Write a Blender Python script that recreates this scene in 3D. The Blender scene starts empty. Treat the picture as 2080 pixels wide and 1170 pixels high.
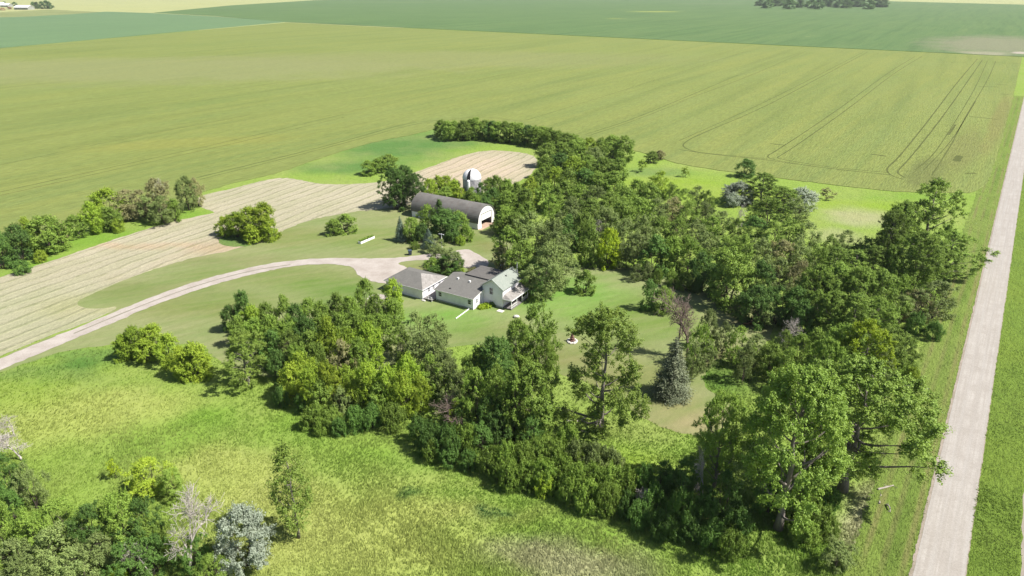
import bpy, bmesh, math, random
import numpy as np
from mathutils import Vector, noise as mnoise

# ------------------------------------------------------------------ camera, sky, sun
SC = bpy.context.scene
W, HH = 2080.0, 1170.0
F, HOR, CX, CY, H = 1387.0, -32.0, 1040.0, 585.0, 70.0
TH = math.atan((CY - HOR) / F)
SN, CS = math.sin(TH), math.cos(TH)
cam = bpy.data.cameras.new('camera'); camo = bpy.data.objects.new('camera', cam)
SC.collection.objects.link(camo); SC.camera = camo
cam.sensor_width = 36.0; cam.lens = F / W * 36.0
cam.clip_start = 1.0; cam.clip_end = 60000.0
camo.location = (0, 0, H); camo.rotation_euler = (math.pi / 2 - TH, 0, 0)
SUN_EL, SUN_AZ = math.radians(51), math.radians(105)      # azimuth clockwise from +Y
world = bpy.data.worlds.new('World'); SC.world = world; world.use_nodes = True
wn = world.node_tree.nodes; wn.clear()
sky = wn.new('ShaderNodeTexSky'); sky.sky_type = 'NISHITA'; sky.sun_disc = False
sky.sun_elevation = SUN_EL; sky.sun_rotation = SUN_AZ; sky.air_density = 1.0; sky.dust_density = 1.5
bgn = wn.new('ShaderNodeBackground'); bgn.inputs[1].default_value = 0.062
won = wn.new('ShaderNodeOutputWorld')
world.node_tree.links.new(sky.outputs[0], bgn.inputs[0]); world.node_tree.links.new(bgn.outputs[0], won.inputs[0])
sl = bpy.data.lights.new('sun', 'SUN'); sl.energy = 5.0; sl.angle = math.radians(0.55); sl.color = (1.0, 0.95, 0.87)
so = bpy.data.objects.new('sun', sl); SC.collection.objects.link(so)
sv = Vector((math.sin(SUN_AZ) * math.cos(SUN_EL), math.cos(SUN_AZ) * math.cos(SUN_EL), math.sin(SUN_EL)))
so.rotation_euler = sv.to_track_quat('Z', 'Y').to_euler(); so.location = (60, -20, 120)
SC.view_settings.view_transform = 'Standard'; SC.view_settings.look = 'None'
SC.view_settings.gamma = 1.0; SC.view_settings.exposure = 0.86

# ------------------------------------------------------------------ helpers
R = random.Random(7); NR = np.random.RandomState(5)
def G(px, py, z=0.0):
    "the point of the place at height z that the survey photo shows at px, py"
    u = (px - CX) / F; v = (py - CY) / F
    d = (u, CS - v * SN, -SN - v * CS); t = (H - z) / -d[2]
    return (d[0] * t, d[1] * t)
def depth(x, y, z): return y * CS + (H - z) * SN
def link(o): SC.collection.objects.link(o); return o
def tag(o, label=None, cat=None, group=None, kind=None):
    if label: o['label'] = label
    if cat: o['category'] = cat
    if group: o['group'] = group
    if kind: o['kind'] = kind
    return o
def empty(name, loc, rz=0, label=None, cat=None, group=None):
    o = link(bpy.data.objects.new(name, None)); o.location = loc; o.rotation_euler = (0, 0, rz)
    o.empty_display_size = 0.5
    return tag(o, label, cat, group)
class MB:
    def __init__(s): s.v = []; s.f = []
    def add(s, vs, fs):
        b = len(s.v); s.v += [tuple(p) for p in vs]; s.f += [tuple(i + b for i in q) for q in fs]; return s
    def box(s, x0, x1, y0, y1, z0, z1):
        return s.add([(x0,y0,z0),(x1,y0,z0),(x1,y1,z0),(x0,y1,z0),(x0,y0,z1),(x1,y0,z1),(x1,y1,z1),(x0,y1,z1)],
                     [(0,3,2,1),(4,5,6,7),(0,1,5,4),(1,2,6,5),(2,3,7,6),(3,0,4,7)])
    def slab(s, ps, t):
        n = len(ps)
        return s.add(list(ps) + [(p[0], p[1], p[2] - t) for p in ps],
                     [tuple(range(n)), tuple(range(2 * n - 1, n - 1, -1))] + [(i, i + n, (i + 1) % n + n, (i + 1) % n) for i in range(n)])
    def prism(s, prof, y0, y1, ax='y'):
        n = len(prof)
        P = (lambda a, b, c: (a, c, b)) if ax == 'y' else (lambda a, b, c: (c, a, b))
        return s.add([P(a, b, y0) for a, b in prof] + [P(a, b, y1) for a, b in prof],
                     [tuple(range(n)), tuple(range(2 * n - 1, n - 1, -1))] + [(i, i + n, (i + 1) % n + n, (i + 1) % n) for i in range(n)])
    def tube(s, pts, rads, n=6, cap=True):
        b = len(s.v); pts = [Vector(p) for p in pts]
        for i, p in enumerate(pts):
            d = (pts[min(i + 1, len(pts) - 1)] - pts[max(i - 1, 0)])
            if d.length < 1e-6: d = Vector((0, 0, 1))
            d.normalize(); a = d.cross(Vector((0.31, 0.95, 0.05)))
            if a.length < 0.05: a = d.cross(Vector((1, 0, 0)))
            a.normalize(); c = d.cross(a)
            for k in range(n):
                t = 2 * math.pi * k / n; q = p + (a * math.cos(t) + c * math.sin(t)) * rads[i]; s.v.append(tuple(q))
        for i in range(len(pts) - 1):
            for k in range(n):
                s.f.append((b + i * n + k, b + i * n + (k + 1) % n, b + (i + 1) * n + (k + 1) % n, b + (i + 1) * n + k))
        if cap:
            s.f.append(tuple(b + k for k in range(n))[::-1]); e = b + (len(pts) - 1) * n
            s.f.append(tuple(e + k for k in range(n)))
        return s
    def lathe(s, prof, n=24, c=(0, 0), a0=0.0, a1=2 * math.pi):
        b = len(s.v); full = abs(a1 - a0 - 2 * math.pi) < 1e-6; m = n if full else n + 1
        for r, z in prof:
            for k in range(m):
                t = a0 + (a1 - a0) * k / n; s.v.append((c[0] + r * math.cos(t), c[1] + r * math.sin(t), z))
        for i in range(len(prof) - 1):
            for k in range(n):
                k2 = (k + 1) % m; s.f.append((b + i * m + k, b + i * m + k2, b + (i + 1) * m + k2, b + (i + 1) * m + k))
        return s
    def mesh(s, name, mat, smooth=False):
        me = bpy.data.meshes.new(name); me.from_pydata(s.v, [], s.f); me.update()
        if mat: me.materials.append(mat)
        bm = bmesh.new(); bm.from_mesh(me); bmesh.ops.recalc_face_normals(bm, faces=bm.faces); bm.to_mesh(me); bm.free()
        if smooth: me.polygons.foreach_set('use_smooth', [True] * len(me.polygons))
        return me
    def build(s, name, mat, parent=None, smooth=False):
        o = link(bpy.data.objects.new(name, s.mesh(name, mat, smooth))); o.parent = parent; return o

# ------------------------------------------------------------------ materials
def t_name(t): return t.get('mname', '')
def nt(name):
    m = bpy.data.materials.new(name); m.use_nodes = True; t = m.node_tree; t.nodes.clear(); t['mname'] = name
    o = t.nodes.new('ShaderNodeOutputMaterial'); return m, t, o
def nd(t, typ, **kw):
    n = t.nodes.new(typ)
    for k, v in kw.items():
        if k.startswith('i'): n.inputs[int(k[1:])].default_value = v
        else: setattr(n, k, v)
    return n
def lk(t, a, b): t.links.new(a, b)
def mixc(t, fac, a, b, blend='MIX'):
    m = t.nodes.new('ShaderNodeMix'); m.data_type = 'RGBA'; m.blend_type = blend
    for src, i in ((fac, 0), (a, 6), (b, 7)):
        if isinstance(src, (int, float)): m.inputs[i].default_value = src
        elif isinstance(src, tuple): m.inputs[i].default_value = (*src[:3], 1)
        else: lk(t, src, m.inputs[i])
    return m.outputs[2]
def mth(t, op, a, b=0.5, clamp=False):
    m = t.nodes.new('ShaderNodeMath'); m.operation = op; m.use_clamp = clamp
    for src, i in ((a, 0), (b, 1)):
        if isinstance(src, (int, float)): m.inputs[i].default_value = src
        else: lk(t, src, m.inputs[i])
    return m.outputs[0]
def noise(t, vec, scale, detail=3, rough=0.55, lo=0.0, hi=1.0, dist=0.0):
    n = nd(t, 'ShaderNodeTexNoise'); n.inputs['Scale'].default_value = scale; n.inputs['Detail'].default_value = detail
    n.inputs['Roughness'].default_value = rough; n.inputs['Distortion'].default_value = dist
    lk(t, vec, n.inputs['Vector'])
    r = nd(t, 'ShaderNodeMapRange'); r.inputs[1].default_value = lo; r.inputs[2].default_value = hi; r.clamp = True
    lk(t, n.outputs[0], r.inputs[0]); return r.outputs[0]
def xyz(t, rot=0.0, sc=(1, 1, 1)):
    "object coordinates, turned so that y runs along azimuth rot, then scaled"
    g = nd(t, 'ShaderNodeTexCoord'); m = nd(t, 'ShaderNodeMapping'); m.vector_type = 'TEXTURE'; m.inputs['Rotation'].default_value = (0, 0, -abs(rot))
    m.inputs['Scale'].default_value = tuple(1.0 / q for q in sc); lk(t, g.outputs['Object'], m.inputs[0]); return m.outputs[0]
WHITE = ('white', 'weathered_white', 'pale_concrete', 'galvanised')
ALB = 0.76
def finish(t, o, col, rough=0.9, spec=0.2, bumps=None, metal=0.0):
    if not t_name(t).startswith(WHITE) and not isinstance(col, tuple): col = mixc(t, 1.0, col, (ALB, ALB, ALB), 'MULTIPLY')
    p = nd(t, 'ShaderNodeBsdfPrincipled'); lk(t, col, p.inputs['Base Color']) if not isinstance(col, tuple) else None
    if isinstance(col, tuple): p.inputs['Base Color'].default_value = (*col, 1)
    p.inputs['Roughness'].default_value = rough; p.inputs['Specular IOR Level'].default_value = spec
    p.inputs['Metallic'].default_value = metal
    prev = None
    for h, d in (bumps or []):
        b = nd(t, 'ShaderNodeBump'); b.inputs['Strength'].default_value = 1.0; b.inputs['Distance'].default_value = d
        lk(t, h, b.inputs['Height'])
        if prev: lk(t, prev, b.inputs['Normal'])
        prev = b.outputs[0]
    if prev: lk(t, prev, p.inputs['Normal'])
    lk(t, p.outputs[0], o.inputs[0]); return p
def simple(name, col, var=0.25, scale=2.0, rough=0.8, spec=0.3, bump=0.0, col2=None, metal=0.0, sc=(1, 1, 1)):
    m, t, o = nt(name); v = xyz(t, 0, sc)
    n1 = noise(t, v, scale, 5, 0.6, 0.3, 0.7)
    c2 = col2 or tuple(c * (1 - var) for c in col)
    c = mixc(t, n1, col, c2)
    n2 = noise(t, v, scale * 7, 3, 0.6, 0.3, 0.7)
    c = mixc(t, mth(t, 'MULTIPLY', n2, 0.35), c, tuple(x * (1 - var) for x in c2))
    finish(t, o, c, rough, spec, [(n2, bump)] if bump else None, metal); return m
AZR = math.radians(35.8)
def stripes(t, az, period, wob=0.6, lo=-1.0, hi=1.0, ph=0.0, wscale=0.02):
    "bands running along azimuth az"
    g = nd(t, 'ShaderNodeTexCoord'); s = nd(t, 'ShaderNodeSeparateXYZ'); lk(t, g.outputs['Object'], s.inputs[0])
    q = mth(t, 'SUBTRACT', mth(t, 'MULTIPLY', s.outputs[0], math.cos(az)), mth(t, 'MULTIPLY', s.outputs[1], math.sin(az)))
    n = nd(t, 'ShaderNodeTexNoise'); n.inputs['Scale'].default_value = wscale; n.inputs['Detail'].default_value = 2
    lk(t, g.outputs['Object'], n.inputs['Vector'])
    q = mth(t, 'ADD', q, mth(t, 'MULTIPLY', n.outputs[0], wob * 2))
    w = mth(t, 'SINE', mth(t, 'ADD', mth(t, 'MULTIPLY', q, 2 * math.pi / period), ph), 0)
    r = nd(t, 'ShaderNodeMapRange'); r.inputs[1].default_value = lo; r.inputs[2].default_value = hi; r.clamp = True
    lk(t, w, r.inputs[0]); return r.outputs[0]
def ground_mat(name, tall=1.0, attr=True, base=(0.2, 0.28, 0.05), stripe=None, fine=1.6, contrast=0.5, dry=(0.33, 0.33, 0.13), dk=(0.08, 0.14, 0.03), bump=0.25):
    m, t, o = nt(name); v = xyz(t)
    if attr:
        a = nd(t, 'ShaderNodeAttribute', attribute_name='Col'); col = a.outputs['Color']
    else:
        col = mixc(t, 0.0, base, base)
    big = noise(t, v, 0.045, 4, 0.6, 0.42, 0.68); mid = noise(t, v, 0.28, 5, 0.65, 0.45, 0.72)
    col = mixc(t, mth(t, 'MULTIPLY', big, 0.42 * tall), col, dry)
    col = mixc(t, mth(t, 'MULTIPLY', mid, 0.2 * tall), col, dk)
    vs = xyz(t, 0.6, (1.0, 0.35, 1)); fn = noise(t, vs, fine, 6, 0.7, 0.25, 0.75)
    col = mixc(t, contrast * 0.55, col, mixc(t, fn, (0.25, 0.25, 0.25), (1.0, 1.0, 1.0)), 'OVERLAY')
    if fine < 1.5:
        sk = noise(t, xyz(t, math.radians(62), (1.0, 0.16, 1)), 0.22, 4, 0.6, 0.4, 0.66); col = mixc(t, mth(t, 'MULTIPLY', sk, 0.4), col, (0.13, 0.225, 0.045))
        sk = noise(t, xyz(t, math.radians(70), (1.0, 0.12, 1)), 0.35, 4, 0.6, 0.45, 0.7); col = mixc(t, mth(t, 'MULTIPLY', sk, 0.26), col, (0.33, 0.31, 0.17))
    if stripe:
        for az, per, k, c in stripe:
            s_ = stripes(t, az, per, 0.5, 0.0, 1.0)
            col = mixc(t, mth(t, 'MULTIPLY', mth(t, 'MULTIPLY', s_, noise(t, v, 0.06, 3, 0.5, 0.35, 0.6)), k), col, c)
    finish(t, o, col, 0.95, 0.1, [(fn, bump), (mid, bump * 1.2)]); return m

# ------------------------------------------------------------------ ground colour zones (species, dryness and some painted shade of the sward, by place)
BASEG = np.array((0.222, 0.325, 0.058))
ZONES = []   # x, y, rx, ry, colour, strength
def zone(px, py, rx, ry, col, k=1.0, rot=0.0):
    x, y = G(px, py); ZONES.append((x, y, rx, ry, np.array(col), k, rot))
DRY = (0.335, 0.39, 0.10); LUSH = (0.17, 0.295, 0.038); BLUEG = (0.10, 0.20, 0.05); DEADG = (0.36, 0.35, 0.21); LIME = (0.22, 0.33, 0.035)
FLAT = (0.155, 0.22, 0.045)
for a in [(120, 850, 18, 10, DRY, .8), (250, 830, 14, 8, DRY, .7), (330, 900, 14, 8, LUSH, .5), (440, 950, 12, 6, DRY, .9), (540, 1000, 12, 6, DRY, 1), (720, 1090, 22, 10, DRY, 1),
          (860, 1040, 16, 7, DRY, .8), (640, 870, 10, 6, LUSH, .8), (430, 850, 7, 4, LUSH, 1), (900, 930, 16, 4, LUSH, .8), (1010, 1000, 14, 3, LUSH, .8), (1130, 1080, 16, 3, LUSH, .6),
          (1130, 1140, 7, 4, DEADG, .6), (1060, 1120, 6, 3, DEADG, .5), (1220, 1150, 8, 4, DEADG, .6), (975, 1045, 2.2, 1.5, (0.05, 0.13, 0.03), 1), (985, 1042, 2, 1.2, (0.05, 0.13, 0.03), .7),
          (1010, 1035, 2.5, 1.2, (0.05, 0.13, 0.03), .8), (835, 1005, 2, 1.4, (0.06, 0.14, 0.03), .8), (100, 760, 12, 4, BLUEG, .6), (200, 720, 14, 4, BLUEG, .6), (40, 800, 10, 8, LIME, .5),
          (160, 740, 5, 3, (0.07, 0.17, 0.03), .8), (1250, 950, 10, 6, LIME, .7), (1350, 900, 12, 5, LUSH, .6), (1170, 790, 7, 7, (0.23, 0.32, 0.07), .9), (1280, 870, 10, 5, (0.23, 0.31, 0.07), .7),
          (1650, 1130, 14, 5, LUSH, .8), (1500, 1110, 14, 5, LUSH, .6), (1450, 760, 9, 9, (0.10, 0.19, 0.03), 1), (1370, 375, 26, 14, LIME, .9), (1500, 400, 26, 14, LIME, 1), (1750, 420, 30, 9, LIME, .8), (1330, 350, 15, 8, BLUEG, .7),  # lush mound by the spruce also has its shade darkened into the colour
          (1740, 440, 12, 11, DEADG, .75), (1700, 480, 9, 8, DEADG, .5), (1850, 400, 26, 6, LUSH, .7), (800, 300, 30, 40, BLUEG, 1), (700, 340, 26, 12, BLUEG, .9), (900, 290, 24, 14, BLUEG, .9),
          (800, 320, 25, 5, (0.14, 0.25, 0.05), .8), (200, 480, 18, 12, LUSH, 1), (60, 540, 14, 8, LUSH, 1), (340, 440, 16, 9, LUSH, 1), (2070, 1000, 8, 60, (0.15, 0.24, 0.02), 1), (2060, 700, 8, 60, (0.15, 0.25, 0.03), 1),
          (1820, 1000, 5, 22, (0.19, 0.23, 0.07), .9, .62), (1750, 1080, 4, 7, DEADG, .7), (1980, 500, 6, 60, LUSH, .8, .62), (2030, 330, 8, 60, LUSH, .9, .62), (1780, 1050, 5, 9, DEADG, .6, .6),
          (540, 455, 9, 5, (0.13, 0.2, 0.05), 1)]:
    zone(*a)
def vnoise(x, y, s):
    return (np.sin(x * s + 1.3 * np.sin(y * s * 0.7 + 1)) + np.sin(y * s * 1.31 + 1.7 * np.sin(x * s * 0.61 + 2.2)) + np.sin((x + y) * s * 0.73 + 4)) / 3
def sward(x, y):
    x = np.asarray(x, float); y = np.asarray(y, float)
    c = np.tile(BASEG, (len(x), 1))
    xx = x + 1.6 * vnoise(x, y, 0.35) + 0.6 * vnoise(y, x, 1.1); yy = y + 1.6 * vnoise(y, x, 0.4) + 0.6 * vnoise(x, y, 1.3)
    for zx, zy, rx, ry, col, k, rot in ZONES:
        dx, dy = xx - zx, yy - zy
        if rot: dx, dy = dx * math.cos(rot) - dy * math.sin(rot), dx * math.sin(rot) + dy * math.cos(rot)
        w = np.clip(1.35 - np.sqrt((dx / rx) ** 2 + (dy / ry) ** 2), 0, 1); w = w * w * (3 - 2 * w) * k
        c = c * (1 - w[:, None]) + col * w[:, None]
    return c
LZ = []
for a in [(560, 560, 30, 6, (0.165, 0.205, 0.06), .8), (420, 620, 22, 8, (0.165, 0.2, 0.055), .8), (640, 580, 14, 6, (0.12, 0.20, 0.035), .8), (690, 600, 10, 8, (0.10, 0.19, 0.03), .9), (600, 480, 20, 10, (0.19, 0.22, 0.07), .9),
          (300, 590, 26, 6, (0.18, 0.21, 0.075), .9), (480, 530, 26, 5, (0.2, 0.22, 0.09), .8), (760, 480, 12, 10, (0.16, 0.22, 0.05), .8), (900, 650, 14, 8, (0.15, 0.29, 0.05), 1), (1000, 680, 12, 6, (0.14, 0.2, 0.045), .8),
          (1150, 600, 18, 14, (0.15, 0.30, 0.05), 1), (1200, 640, 12, 8, (0.16, 0.28, 0.05), .8), (1000, 590, 22, 12, (0.15, 0.29, 0.05), .8), (1330, 640, 12, 12, (0.15, 0.22, 0.045), .9), (1240, 700, 10, 8, (0.14, 0.20, 0.045), .8), (1150, 730, 7, 5, (0.2, 0.185, 0.075), .9),
          (1340, 840, 16, 7, (0.25, 0.235, 0.11), .75), (1420, 850, 9, 5, (0.28, 0.245, 0.125), .8), (1200, 770, 8, 4, (0.2, 0.19, 0.08), .9), (1450, 730, 8, 5, (0.22, 0.2, 0.09), .9), (1280, 770, 14, 8, (0.17, 0.19, 0.06), .9),
          (970, 490, 6, 12, (0.15, 0.2, 0.05), .8), (990, 500, 5, 6, (0.19, 0.19, 0.07), .8), (860, 545, 8, 3, (0.2, 0.2, 0.07), .8), (1530, 655, 9, 3, (0.19, 0.17, 0.08), .8), (1500, 740, 6, 12, (0.2, 0.19, 0.08), .5)]:
    x_, y_ = G(a[0], a[1]); LZ.append((x_, y_, a[2], a[3], np.array(a[4]), a[5], a[6] if len(a) > 6 else 0.0))
def lawncol(x, y):
    global BASEG, ZONES
    b, z = BASEG, ZONES; BASEG, ZONES = np.array((0.235, 0.265, 0.115)), LZ
    c = sward(x, y); BASEG, ZONES = b, z
    return c

def inside(poly, x, y):
    r = np.zeros(len(x), bool); n = len(poly); j = n - 1
    for i in range(n):
        xi, yi = poly[i]; xj, yj = poly[j]
        if yi != yj:
            c = ((yi > y) != (yj > y)) & (x < (xj - xi) * (y - yi) / (yj - yi) + xi); r ^= c
        j = i
    return r
def ragged(poly, step=1.0, amp=0.3):
    out = []
    for i in range(len(poly)):
        a = Vector(poly[i]); b = Vector(poly[(i + 1) % len(poly)]); L = (b - a).length; n = max(1, int(L / step))
        for k in range(n):
            p = a.lerp(b, k / n)
            q = Vector((p.x, p.y, 0))
            out.append((p.x + amp * (mnoise.noise(q * 0.6) + 0.9 * mnoise.noise(q * 1.7 + Vector((9, 3, 1)))) * 1.4, p.y + amp * (mnoise.noise(q * 0.6 + Vector((31, 7, 5))) + 0.9 * mnoise.noise(q * 1.9)) * 1.4))
    return out
def smooth(poly, it=2, closed=True):
    for _ in range(it):
        n = len(poly); o = []
        for i in range(n if closed else n - 1):
            a, b = poly[i], poly[(i + 1) % n]
            o += [(a[0] * .75 + b[0] * .25, a[1] * .75 + b[1] * .25), (a[0] * .25 + b[0] * .75, a[1] * .25 + b[1] * .75)]
        if not closed: o = [poly[0]] + o + [poly[-1]]
        poly = o
    return poly
def sheet(name, poly, z, mat, cell=0, colfn=None, skirt=0.0):
    bm = bmesh.new(); vs = [bm.verts.new((x, y, z)) for x, y in poly]; f = bm.faces.new(vs); f.normal_update()
    if f.normal.z < 0: f.normal_flip()
    if skirt:
        r = bmesh.ops.extrude_edge_only(bm, edges=list(bm.edges))
        for v in r['geom']:
            if isinstance(v, bmesh.types.BMVert): v.co.z -= skirt
    bmesh.ops.triangulate(bm, faces=[f for f in bm.faces if len(f.verts) > 4])
    if cell:
        xs = [p[0] for p in poly]; ys = [p[1] for p in poly]
        for a, lo, hi in ((0, min(xs), max(xs)), (1, min(ys), max(ys))):
            v = math.ceil(lo / cell) * cell
            while v < hi:
                no = Vector((1, 0, 0)) if a == 0 else Vector((0, 1, 0))
                bmesh.ops.bisect_plane(bm, geom=bm.verts[:] + bm.edges[:] + bm.faces[:], plane_co=no * v, plane_no=no); v += cell
    me = bpy.data.meshes.new(name); bm.to_mesh(me); bm.free(); me.materials.append(mat)
    if colfn:
        n = len(me.vertices); co = np.empty(n * 3); me.vertices.foreach_get('co', co); co = co.reshape(-1, 3)
        at = me.attributes.new('Col', 'FLOAT_COLOR', 'POINT'); c = np.ones((n, 4)); c[:, :3] = colfn(co[:, 0], co[:, 1])
        at.data.foreach_set('color', c.ravel())
    o = link(bpy.data.objects.new(name, me)); o['kind'] = 'structure'; return o
PX = lambda pts: [G(*p) for p in pts]

# ------------------------------------------------------------------ setting: ground, fields, road
M_gr = ground_mat('meadow_grass', 0.8, contrast=0.36, bump=0.14, dk=(0.11, 0.19, 0.035))
M_lawn = ground_mat('lawn_grass', 0.8, stripe=[(math.radians(48), 3.1, 0.22, (0.15, 0.20, 0.055))], contrast=0.34, fine=1.3, dry=(0.30, 0.285, 0.14), dk=(0.09, 0.16, 0.03), bump=0.04)
M_verge = ground_mat('verge_grass', 0.45, attr=False, base=(0.185, 0.262, 0.052), stripe=[(AZR, 2.3, 0.75, (0.23, 0.22, 0.085)), (AZR, 5.1, 0.5, (0.11, 0.19, 0.03))], contrast=0.4, fine=2.4, dry=(0.24, 0.22, 0.09))
M_east = ground_mat('ditch_grass', 0.7, attr=False, base=(0.145, 0.225, 0.035), contrast=0.45, fine=2.0, dry=(0.22, 0.29, 0.04), dk=(0.06, 0.15, 0.02))
def grid_ground():
    xs = np.concatenate([[-12000, -3000, -800, -300], np.arange(-200, 201, 1.6), [300, 800, 3000, 12000]])
    ys = np.concatenate([[-3000, -300, -40], np.arange(0, 40, 8.0), np.arange(40, 340, 1.6), [400, 600, 1200, 3000, 7000, 14000]])
    X, Y = np.meshgrid(xs, ys); n = X.size; nx = len(xs)
    co = np.zeros((n, 3)); co[:, 0] = X.ravel(); co[:, 1] = Y.ravel()
    i = np.arange(n).reshape(X.shape); q = np.stack([i[:-1, :-1], i[:-1, 1:], i[1:, 1:], i[1:, :-1]], -1).reshape(-1, 4)
    me = bpy.data.meshes.new('ground'); me.from_pydata(co.tolist(), [], q.tolist())
    at = me.attributes.new('Col', 'FLOAT_COLOR', 'POINT'); c = np.ones((n, 4)); c[:, :3] = sward(co[:, 0], co[:, 1]); at.data.foreach_set('color', c.ravel())
    me.materials.append(M_gr); o = link(bpy.data.objects.new('ground', me)); o['kind'] = 'structure'
grid_ground()

def crop_mat(name, base, alt, yel, streak_az, k=0.5, patch=None):
    m, t, o = nt(name); v = xyz(t)
    big = noise(t, v, 0.008, 4, 0.6, 0.38, 0.68); mid = noise(t, v, 0.05, 4, 0.6, 0.4, 0.7)
    vs = xyz(t, streak_az, (0.9, 0.03, 1)); st = noise(t, vs, 0.22, 4, 0.6, 0.36, 0.68)
    vf = xyz(t, streak_az, (1.0, 0.12, 1)); fn = noise(t, vf, 1.8, 4, 0.7, 0.25, 0.75)
    c = mixc(t, big, base, alt); c = mixc(t, mth(t, 'MULTIPLY', st, k), c, yel)
    s2 = noise(t, xyz(t, streak_az, (1.0, 0.05, 1)), 0.045, 5, 0.65, 0.42, 0.62); c = mixc(t, mth(t, 'MULTIPLY', s2, k * .9), c, yel); s3 = noise(t, xyz(t, streak_az * .9, (1.0, 0.04, 1)), 0.08, 4, 0.65, 0.48, 0.66); c = mixc(t, mth(t, 'MULTIPLY', s3, .5), c, tuple(q * .8 for q in alt))
    c = mixc(t, mth(t, 'MULTIPLY', mid, 0.3), c, alt)
    pt = noise(t, xyz(t, 0, (1, 1, 1)), 0.02, 5, 0.7, 0.6, 0.75); c = mixc(t, mth(t, 'MULTIPLY', pt, 0.45), c, yel)
    if patch:
        for (x, y, rx, ry, rot, col, kk) in patch:
            g = nd(t, 'ShaderNodeTexCoord'); mp = nd(t, 'ShaderNodeMapping'); mp.vector_type = 'TEXTURE'
            mp.inputs['Location'].default_value = (x, y, 0); mp.inputs['Rotation'].default_value = (0, 0, rot); mp.inputs['Scale'].default_value = (rx, ry, 1)
            lk(t, g.outputs['Object'], mp.inputs[0])
            le = nd(t, 'ShaderNodeVectorMath', operation='LENGTH'); lk(t, mp.outputs[0], le.inputs[0])
            w = mth(t, 'SUBTRACT', mth(t, 'ADD', 1.0, mth(t, 'MULTIPLY', mth(t, 'SUBTRACT', noise(t, v, 0.03, 6, 0.7), 0.5), 1.0)), le.outputs['Value'], True)
            c = mixc(t, mth(t, 'MULTIPLY', mth(t, 'MULTIPLY', w, 2.2, True), kk), c, col)
    c = mixc(t, 0.42, c, mixc(t, fn, (0.22, 0.22, 0.22), (1, 1, 1)), 'OVERLAY')
    finish(t, o, c, 0.95, 0.1, [(fn, 0.2)]); return m
def wp(px, py, rx, ry, col, k=1.0, rot=-AZR):
    x, y = G(px, py); return (x, y, rx, ry, rot, col, k)
M_wheat = crop_mat('ripening_wheat', (0.188, 0.235, 0.072), (0.165, 0.215, 0.06), (0.24, 0.258, 0.068), -AZR, 0.45,
                   [wp(1960, 300, 9, 75, (0.17, 0.18, 0.06), .6), wp(2030, 240, 5, 130, (0.2, 0.185, 0.065), .55), wp(1500, 358, 6, 70, (0.22, 0.2, 0.055), .8, -math.radians(122)), wp(1880, 350, 8, 40, (0.13, 0.15, 0.05), .7),
                    wp(400, 290, 60, 16, (0.25, 0.25, 0.06), .4, 0.3), wp(300, 140, 300, 130, (0.23, 0.245, 0.11), .6, 0), wp(900, 120, 300, 110, (0.225, 0.24, 0.10), .5, 0)])
M_bean = crop_mat('soybean_rows', (0.10, 0.178, 0.062), (0.082, 0.155, 0.055), (0.145, 0.21, 0.075), -AZR, 0.45,
                  [wp(2030, 90, 110, 240, (0.22, 0.22, 0.14), .8), wp(2000, 110, 28, 60, (0.33, 0.31, 0.22), .6), wp(2075, 108, 25, 12, (0.4, 0.36, 0.3), .9, -math.radians(122)), wp(1330, 24, 90, 60, (0.28, 0.32, 0.08), .8, 0), wp(1250, 38, 30, 25, (0.25, 0.3, 0.08), .6, 0),
                   wp(1640, 75, 5, 4, (0.3, 0.34, 0.14), .5, 0), wp(1450, 8, 200, 90, (0.15, 0.2, 0.1), .6, 0), wp(800, 5, 300, 120, (0.13, 0.19, 0.07), .6, 0)])
M_teal = crop_mat('sugar_beet_leaves', (0.125, 0.215, 0.10), (0.115, 0.20, 0.095), (0.16, 0.24, 0.11), -AZR, 0.4)
M_pale = crop_mat('pale_grain', (0.36, 0.38, 0.16), (0.32, 0.35, 0.15), (0.42, 0.42, 0.2), -AZR, 0.4)
M_olive = crop_mat('olive_grain', (0.2, 0.24, 0.09), (0.15, 0.19, 0.07), (0.33, 0.34, 0.15), -math.radians(100), 0.6)
far = lambda az, d, p: (p[0] + math.sin(math.radians(az)) * d, p[1] + math.cos(math.radians(az)) * d)
far_field = sheet('far_grain_field', [(-9000, 1080), (-700, 1180), (900, 1500), (5200, 60), (11500, 300), (11500, 13500), (-11500, 13500)], 0.05, M_pale)
sheet('beet_field', PX([(-260, 122), (580, 45), (440, 34), (310, 27), (215, 24), (150, 29), (60, 34), (-300, 44)]), 0.6, M_teal, skirt=0.6)
sheet('olive_strip_field', PX([(-300, 45), (60, 35), (150, 30), (215, 25), (160, 22.5), (105, 19.5), (0, 25), (-300, 36)]), 0.3, M_olive, skirt=0.3)
cE = G(2078, 115.5); cE2 = far(125.8, 2600, cE); nE2 = far(35.8, 1500, cE2)
sheet('soybean_field', PX([(581, 45.2)]) + [G(2076, 115.4), (cE2[0], cE2[1] + 2), nE2] + PX([(2078, 9.5), (1830, 3.2), (1500, -9), (1100, -13), (640, 0.5), (470, 11), (312, 26), (440, 33)]), 0.35, M_bean, skirt=0.35)
wheat_poly = PX([(581, 45.9), (2076, 116.0), (2058, 195), (2031, 300), (2008, 366)]) + smooth(PX([(2000, 378), (1985, 389), (1960, 393)]), 1, False) + \
    smooth(PX([(1820, 390), (1640, 370), (1500, 352), (1380, 334), (1330, 318), (1290, 306), (1230, 296), (1130, 266), (1000, 246), (900, 254), (860, 270), (760, 288), (660, 318), (600, 340), (540, 358), (450, 378), (392, 398), (340, 418), (230, 446), (100, 470), (0, 492)]), 1, False) + PX([(-260, 560), (-700, 700), (-700, 160)])
sheet('wheat_field', ragged(wheat_poly, 2.0, 0.5), 0.14, M_wheat, skirt=0.1)

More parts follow.
